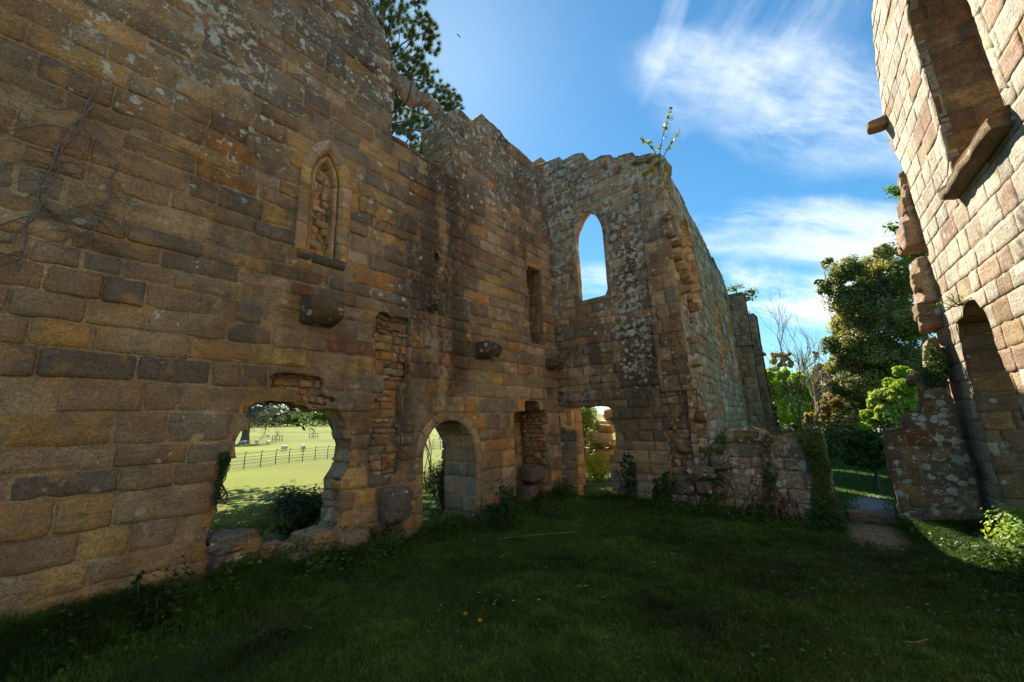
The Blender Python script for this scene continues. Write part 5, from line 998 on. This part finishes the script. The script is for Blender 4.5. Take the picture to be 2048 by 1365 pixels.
for k_, (c_, rd_, lb_, n_) in enumerate((((1.42, 6.3, .32), (.34, .7, .42), 'sunlit bright yellow-green nettle clump below the right wall', 6500), ((1.5, 5.2, .3), (.3, .6, .4), 'sunlit nettles nearest the right edge of the lawn', 5500), ((1.36, 7.35, .25), (.3, .45, .34), 'leafy nettles under the broken doorway of right wall', 3600))):
    wbush('nettle_clump', lb_, c_, rd_, n_, .045, (.26, .38, .05), 60 + k_, 'nettles', 12, (.36, .46, .07))
# behind the end doorway
p_ = atYp(1165, 860, 11.5); wbush('ivy_bush', 'sunlit dark glossy ivy bush seen through the broken end doorway', (p_[0] - .05, p_[1], p_[2] + .15), (.62, .5, .85), 8500, .06, (.10, .18, .035), 7, col2=(.24, .34, .05))
p_ = atYp(1195, 930, 11.2); wbush('leafy_weed', 'yellow-green sunlit weeds below rubble behind the end doorway', (p_[0], p_[1], .42), (.75, .4, .42), 6500, .05, (.36, .42, .06), 8, 'weed')
rbl = thing('rubble_bank', 'sunlit broken masonry standing behind the end doorway', 'ruin', (-4.3, 12.4, 0)); A = Acc(); q = np.random.default_rng(6)
for i in range(26):
    px, py = q.uniform(1150, 1235), q.uniform(885, 940)
    if i < 12: px, py = q.uniform(1200, 1234), q.uniform(825, 885)
    p2 = atYp(px, py, 12.2 + q.uniform(-.3, .3)); rock(A, p2, (q.uniform(.3, .7), .6, q.uniform(.2, .4)), i, q.uniform(-.3, .3), pick(dict(tan=1, pink=1, cream=1)), (.3, 0, .35), 8, 4, .14)
build('stonework', A, STONE, rbl)
plr = thing('ruined_pillar', 'dark broken masonry pillar outside, seen through arched doorway', 'ruin', (0, 0, 0)); A = Acc(); b = atD(903, 915, 13); plr.location = (b[0], b[1], 0); plr['_w'] = [float(b[0]), float(b[1]), 0.]
for k in range(8): rock(A, (b[0] + q.normal() * .04, b[1], .2 + k * .34), (.55 - .02 * k, .5, .35), k, 0, pick(dict(grey=1, brown=.6)), (.3, .3, .2), 8, 5, .12)
build('stonework', A, STONE, plr)
# ================================================================== field furniture
fpx = [(455, 938), (488, 934), (521, 930), (551, 925), (578, 922), (605, 920), (630, 917), (655, 915), (678, 913)]
fp = [np.array(atG(*p)) for p in fpx]
d_ = (fp[-1] - fp[-3]) / 2; 
for k in range(17): fp.append(fp[-1] + d_)
fp.insert(0, fp[0] * 2 - fp[1])
fn = thing('estate_fence', 'thin iron estate fence with hooked posts and five rails crossing the field', 'fence', (fp[0][0], fp[0][1], 0)); DK = (.05, .045, .04)
rt_side = nz([-d_[1], d_[0], 0])
for p in fp:
    A = Acc(); b = np.array([p[0], p[1], float(zg(*p)) - .1]); pts = [b, b + [0, 0, .5], b + [0, 0, .8], b + np.array([0, 0, .93]) + rt_side * -.05, b + np.array([0, 0, 1.0]) + rt_side * -.18]; tube(A, pts, .022, 5, DK); build('post', A, PAINTM, fn)
for hgt in (.2, .38, .55, .72, .9):
    A = Acc(); tube(A, [np.array([p[0], p[1], float(zg(*p)) - .1 + hgt]) for p in fp], .014, 4, DK); build('rail', A, PAINTM, fn)
for i, (px, py) in enumerate(((554, 884), (627, 878))):
    b = atT(px, py); z = float(zg(b[0], b[1])); t = thing('tree_guard', ('timber tree guard around a young tree, nearer the field tree' , 'timber tree guard further right in the sheep field')[i], 'tree guard', (b[0], b[1], z), 'tree guards in the field')
    for sx, sy in ((-1, -1), (1, -1), (1, 1), (-1, 1)): A = Acc(); tube(A, [(b[0] + sx * .55, b[1] + sy * .55, z - .1), (b[0] + sx * .55, b[1] + sy * .55, z + 1.05)], .05, 5, (.12, .10, .08)); build('post', A, BARK, t)
    for hg in (.4, .98): A = Acc(); tube(A, [(b[0] + sx * .55, b[1] + sy * .55, z + hg) for sx, sy in ((-1, -1), (1, -1), (1, 1), (-1, 1), (-1, -1))], .03, 4, (.12, .10, .08)); build('rail', A, BARK, t)
    A = Acc(); tube(A, curve((b[0], b[1], z - .1), (b[0], b[1], z + 1.7), .03, 5, 3), .05, 5, (.12, .1, .08)); q = np.random.default_rng(i)
    for k in range(12 if i == 0 else 4): tube(A, [(b[0], b[1], z + 1.), (b[0] + q.normal() * .6, b[1] + q.normal() * .6, z + q.uniform(1.5, 2.3))], .012, 3, (.14, .11, .08))
    build('young_tree', A, BARK, t)
# sheep
def sheep_mesh():
    A = Acc()
    for c, s in (((0, 0, .62), (1.05, .55, .58)), ((.3, 0, .64), (.55, .5, .54)), ((-.32, 0, .63), (.5, .52, .52)), ((.56, 0, .70), (.34, .26, .34)), ((.74, 0, .72), (.36, .19, .2)), ((.86, 0, .67), (.2, .14, .14)), ((.66, .14, .8), (.07, .16, .08)), ((.66, -.14, .8), (.07, .16, .08)), ((-.55, 0, .55), (.12, .1, .28))): rock(A, c, s, 3, e=2.1, amp=.05, n=8)
    for x, y in ((.34, .15), (.34, -.15), (-.36, .15), (-.36, -.15)):
        tube(A, [(x, y, .55), (x + (.03 if x > 0 else -.05), y, .3), (x, y, .03), (x + .03, y, 0)], [.10, .06, .045, .05], 8)
        rock(A, (x, y, .02), (.1, .09, .07), 1, e=2.2, amp=.02, n=5)
    o = build('sheep_source', A, WOOL); md = o.modifiers.new('r', 'REMESH'); md.mode = 'VOXEL'; md.voxel_size = .035; md.use_smooth_shade = True
    dg = bpy.context.evaluated_depsgraph_get(); me = bpy.data.meshes.new_from_object(o.evaluated_get(dg)); bpy.data.objects.remove(o)
    for at in list(me.attributes):
        if at.name in ('Col', 'Aux'): me.attributes.remove(at)
    n = len(me.vertices); v = np.empty(n * 3, np.float32); me.vertices.foreach_get('co', v); v = v.reshape(-1, 3); at = me.attributes.new('Col', 'FLOAT_COLOR', 'POINT'); hd = sst(v[:, 0], .6, .72)[:, None]; lg = sst(v[:, 2], .34, .25)[:, None]; f = np.maximum(hd, lg); c = np.array([[.72, .68, .56]]) * (1 - f) + np.array([[.5, .45, .38]]) * f
    at.data.foreach_set('color', np.concatenate([c, np.ones((n, 1))], 1).astype(np.float32).ravel()); me.materials.clear(); me.materials.append(WOOL); return me
sm = sheep_mesh()
for i, (px, py, d, rz, lb) in enumerate(((568, 903, 46, .3, 'white sheep grazing beyond the fence, left of the fence pair'), (606, 902, 46, 3.0, 'white sheep beyond the fence, right one of the pair'), (513, 888, 60, .2, 'white sheep in the shade right of the field tree trunk'), (486, 889, 60, 1.2, 'white sheep by the left foot of field tree'), (536, 890, 60, 2.2, 'white sheep lying at the right tip of the tree shade'), (535, 875, 85, .4, 'tiny distant white sheep high in field above tree shade'), (882, 880, 60, .6, 'white sheep seen through the arched doorway'))):
    b = atT(px, py); o = bpy.data.objects.new('sheep', sm); C.objects.link(o); o.location = (b[0], b[1], float(zg(b[0], b[1])) - .02); o.scale = (.66,) * 3; o.rotation_euler = (0, 0, rz); tag(o, lb, 'sheep', 'sheep grazing in the field')
# bird
p = CAM + ray(918, 72) * 60; A = Acc(); rock(A, p, (.28, .07, .07), 1, .5, (.3, .3, .33), n=6, e=2.1)
for s_ in (-1, 1): A.add([p + .5 * np.array(q_) for q_ in ((.12, 0, .03), (-.12, 0, .03), (-.18, s_ * .35, .12), (.08, s_ * .4, .15), (-.25, s_ * .75, .02))], [[0, 1, 2, 3]], [[3, 2, 4]], (.3, .3, .32))
build('bird', A, WOOL, loc=p, tagd=('tiny gull gliding in the open sky above the left wall', 'bird'))
# flowers in the lawn
def flower(nm, lb, p, col, r, n, cat, group, h=.05):
    t = thing(nm, lb, cat, p, group); A = Acc(); tube(A, [p, (p[0], p[1], p[2] + h)], .0015, 4, (.06, .1, .02)); build('stem', A, PETAL, t); A = Acc(); c = np.array([p[0], p[1], p[2] + h])
    for k in range(n):
        a = k * 6.283 / n; u = np.array([math.cos(a), math.sin(a), .25]); v = np.array([-math.sin(a), math.cos(a), 0]) * r * 2.2 / n; A.add([c, c + u * r * .6 + v, c + u * r, c + u * r * .6 - v], [[0, 1, 2, 3]], None, col)
    if cat == 'dandelion':
        for k in range(n): a = k * 6.283 / n + .2; u = np.array([math.cos(a), math.sin(a), 1.2]); v = np.array([-math.sin(a), math.cos(a), 0]) * r * 1.6 / n; A.add([c, c + u * r * .4 + v, c + u * r * .62, c + u * r * .4 - v], [[0, 1, 2, 3]], None, col)
    build('petals', A, PETAL, t)
    if cat == 'daisy': A = Acc(); rock(A, c + [0, 0, .002], (.008, .008, .005), 1, col=(.7, .5, .05), n=4, e=2); build('disc', A, PETAL, t)
for (px, py), lb in zip(((931, 1238), (960, 1252), (647, 1160)), ('left dandelion of the pair in the foreground lawn', 'right dandelion of the pair in the foreground lawn', 'dandelion by the weeds below the wall gap')):
    flower('dandelion', lb, gp(px, py), (.75, .48, .02), .026, 16, 'dandelion', 'yellow dandelions in the grass')
dz = [(882, 1216), (996, 1194), (994, 1203), (991, 1208), (988, 1214), (1000, 1196), (970, 1206), (1160, 1177), (1172, 1178), (1000, 1118), (1007, 1115), (1072, 1130), (1078, 1204), (1402, 1063), (1437, 1058), (1440, 1064), (1382, 1097), (1350, 1119), (1344, 1118), (1308, 1135), (1228, 1107), (1357, 1108), (1184, 1070), (1214, 1042), (1027, 1206), (958, 1190), (1286, 1152), (1092, 1137)]
for px, py in dz: flower('daisy', 'small white daisy in the dark courtyard lawn', gp(px, py), (.8, .8, .76), .012, 12, 'daisy', 'white daisies scattered in the lawn', .04)
# dry stick
a_ = gp(1000, 1081); b_3 = gp(1158, 1074); A = Acc(); c_ = curve((a_[0], a_[1], a_[2] + .03), (b_3[0], b_3[1], b_3[2] + .04), .006, 14, 4); tube(A, c_, .004, 5, (.35, .24, .15)); build('dry_stick', A, BARK, loc=a_, tagd=('long thin dry stem lying on the lawn near arched doorway', 'stick'))
a_ = gp(1812, 1297); b_3 = gp(1858, 1294); A = Acc(); tube(A, curve((a_[0], a_[1], a_[2] + .04), (b_3[0], b_3[1], b_3[2] + .045), .04, 6, 3), .0035, 5, (.3, .2, .13)); build('twig', A, BARK, loc=a_, tagd=('short brown twig in the foreground lawn at right', 'stick'))
# ================================================================== camera, light, sky
cam = bpy.data.cameras.new('camera'); co = bpy.data.objects.new('camera', cam); C.objects.link(co); bpy.context.scene.camera = co
from mathutils import Matrix
rt = np.array([cX[0], cY[0], cU[0]]); dn = np.array([cX[1], cY[1], cU[1]]); fw = np.array([cX[2], cY[2], cU[2]])
M = Matrix(((rt[0], -dn[0], -fw[0], CAM[0]), (rt[1], -dn[1], -fw[1], CAM[1]), (rt[2], -dn[2], -fw[2], CAM[2]), (0, 0, 0, 1)))
co.matrix_world = M; cam.sensor_width = 36; cam.lens = 36 * F / 2048; cam.clip_end = 3000; cam.clip_start = .05
SAZ, SEL = -50., 48.
sd = np.array([math.cos(R(SEL)) * math.sin(R(SAZ)), math.cos(R(SEL)) * math.cos(R(SAZ)), math.sin(R(SEL))])
sun = bpy.data.lights.new('sun', 'SUN'); sun.energy = 5.0; sun.angle = R(.6); sun.color = (1, .93, .8); so = bpy.data.objects.new('sun', sun); C.objects.link(so)
from mathutils import Vector
so.rotation_euler = Vector(sd).to_track_quat('Z', 'Y').to_euler(); so.location = (-8, 8, 14)
w = bpy.data.worlds.new('World'); bpy.context.scene.world = w; w.use_nodes = True; nt = w.node_tree; nt.nodes.clear(); g = NT(nt)
sky = g.n('ShaderNodeTexSky'); sky.sky_type = 'NISHITA'; sky.sun_disc = False; sky.sun_elevation = R(SEL); sky.sun_rotation = R(SAZ) ; sky.air_density = 1.; sky.dust_density = .12; sky.air_density = 1.0; sky.ozone_density = 4.
tc = g.n('ShaderNodeTexCoord').outputs['Generated']
hs = g.n('ShaderNodeHueSaturation'); hs.inputs['Saturation'].default_value = 1.22; g.l(sky.outputs[0], hs.inputs['Color'])
# cirrus: bands of drawn-out cloud, laid on the sky sphere by direction
def cloud(skyc, px, py, ang, la, lb, dens, sc, seed, strength=7.6):
    d = np.array(rayw(px, py)); p2 = np.array(rayw(px + 10 * math.cos(ang), py + 10 * math.sin(ang))); t = p2 - d; t = t - d * t.dot(d); t /= np.linalg.norm(t); s = np.cross(d, t)
    def dot(v, off=0):
        x = g.n('ShaderNodeVectorMath', operation='DOT_PRODUCT'); g.l(tc, x.inputs[0]); x.inputs[1].default_value = tuple(v); return x.outputs['Value']
    u, v, f = dot(t), dot(s), dot(d)
    cx = g.n('ShaderNodeCombineXYZ'); g.l(u, cx.inputs[0]); g.l(v, cx.inputs[1]); g.l(f, cx.inputs[2])
    wn = g.noise(cx.outputs[0], 2.5 + seed * .1, 3, .6, out=1); sub = g.n('ShaderNodeVectorMath', operation='SCALE'); sub.inputs['Scale'].default_value = .09; g.l(wn, sub.inputs[0])
    ad = g.n('ShaderNodeVectorMath', operation='ADD'); g.l(cx.outputs[0], ad.inputs[0]); g.l(sub.outputs[0], ad.inputs[1]); 
    ad2 = g.n('ShaderNodeVectorMath', operation='ADD'); g.l(ad.outputs[0], ad2.inputs[0]); ad2.inputs[1].default_value = (seed * 1.7, seed * .9, 0)
    n1 = g.noise(ad2.outputs[0], 1, 7, .62, sc); n2 = g.noise(ad2.outputs[0], 5, 6, .6)
    e = g.math('ADD', g.math('POWER', g.math('DIVIDE', u, la), 2), g.math('POWER', g.math('DIVIDE', g.math('ADD', v, g.math('MULTIPLY', g.math('SUBTRACT', n2, .5), lb * 1.2)), lb), 2))
    m = g.math('MULTIPLY', g.mapr(e, 1.0, .0), g.mapr(f, .1, .4))
    m = g.math('MULTIPLY', m, g.mapr(g.math('ADD', g.math('MULTIPLY', n1, .7), g.math('MULTIPLY', n2, .3)), .40, .68)); m = g.math('MULTIPLY', m, dens, clamp=True)
    return g.mix(m, skyc, (strength * .92, strength * .97, strength * 1.05))
def rayw(px, py): return ray(px, py)
c = g.mix(1., hs.outputs[0], (.93, 1.07, .90), 'MULTIPLY')
c = cloud(c, 1600, 210, .22, .38, .12, .62, (3.2, 9, 3), 1)
c = cloud(c, 1450, 150, .12, .22, .08, .5, (2.6, 8, 2.6), 2)
c = cloud(c, 1560, 70, -1.05, .2, .16, .32, (1.5, 9, 2), 3)
c = cloud(c, 1360, 120, .3, .10, .07, .7, (3, 9, 3), 9)
c = cloud(c, 1330, 70, -1.25, .14, .03, .25, (1.2, 16, 2), 11)
c = cloud(c, 1660, 245, .1, .34, .08, .6, (2.5, 11, 2.5), 4)
c = cloud(c, 1640, 455, .1, .32, .055, .8, (2.2, 13, 2.5), 5)
c = cloud(c, 1650, 500, .04, .34, .045, .7, (2.2, 13, 2.5), 8)
c = cloud(c, 1560, 585, .02, .36, .075, 1.7, (2.2, 6, 2.5), 6)
c = cloud(c, 1190, 560, .02, .16, .05, .6, (2.5, 12, 2), 7)
bg = g.n('ShaderNodeBackground'); bg.inputs[1].default_value = .074; g.l(c, bg.inputs[0]); ow = g.n('ShaderNodeOutputWorld'); g.l(bg.outputs[0], ow.inputs[0])
sc = bpy.context.scene; sc.view_settings.view_transform = 'Standard'; sc.view_settings.look = 'None'; sc.view_settings.gamma = 1; sc.view_settings.exposure = EXPO
sc.cycles.max_bounces = 8; sc.cycles.diffuse_bounces = 4; sc.cycles.use_denoising = True
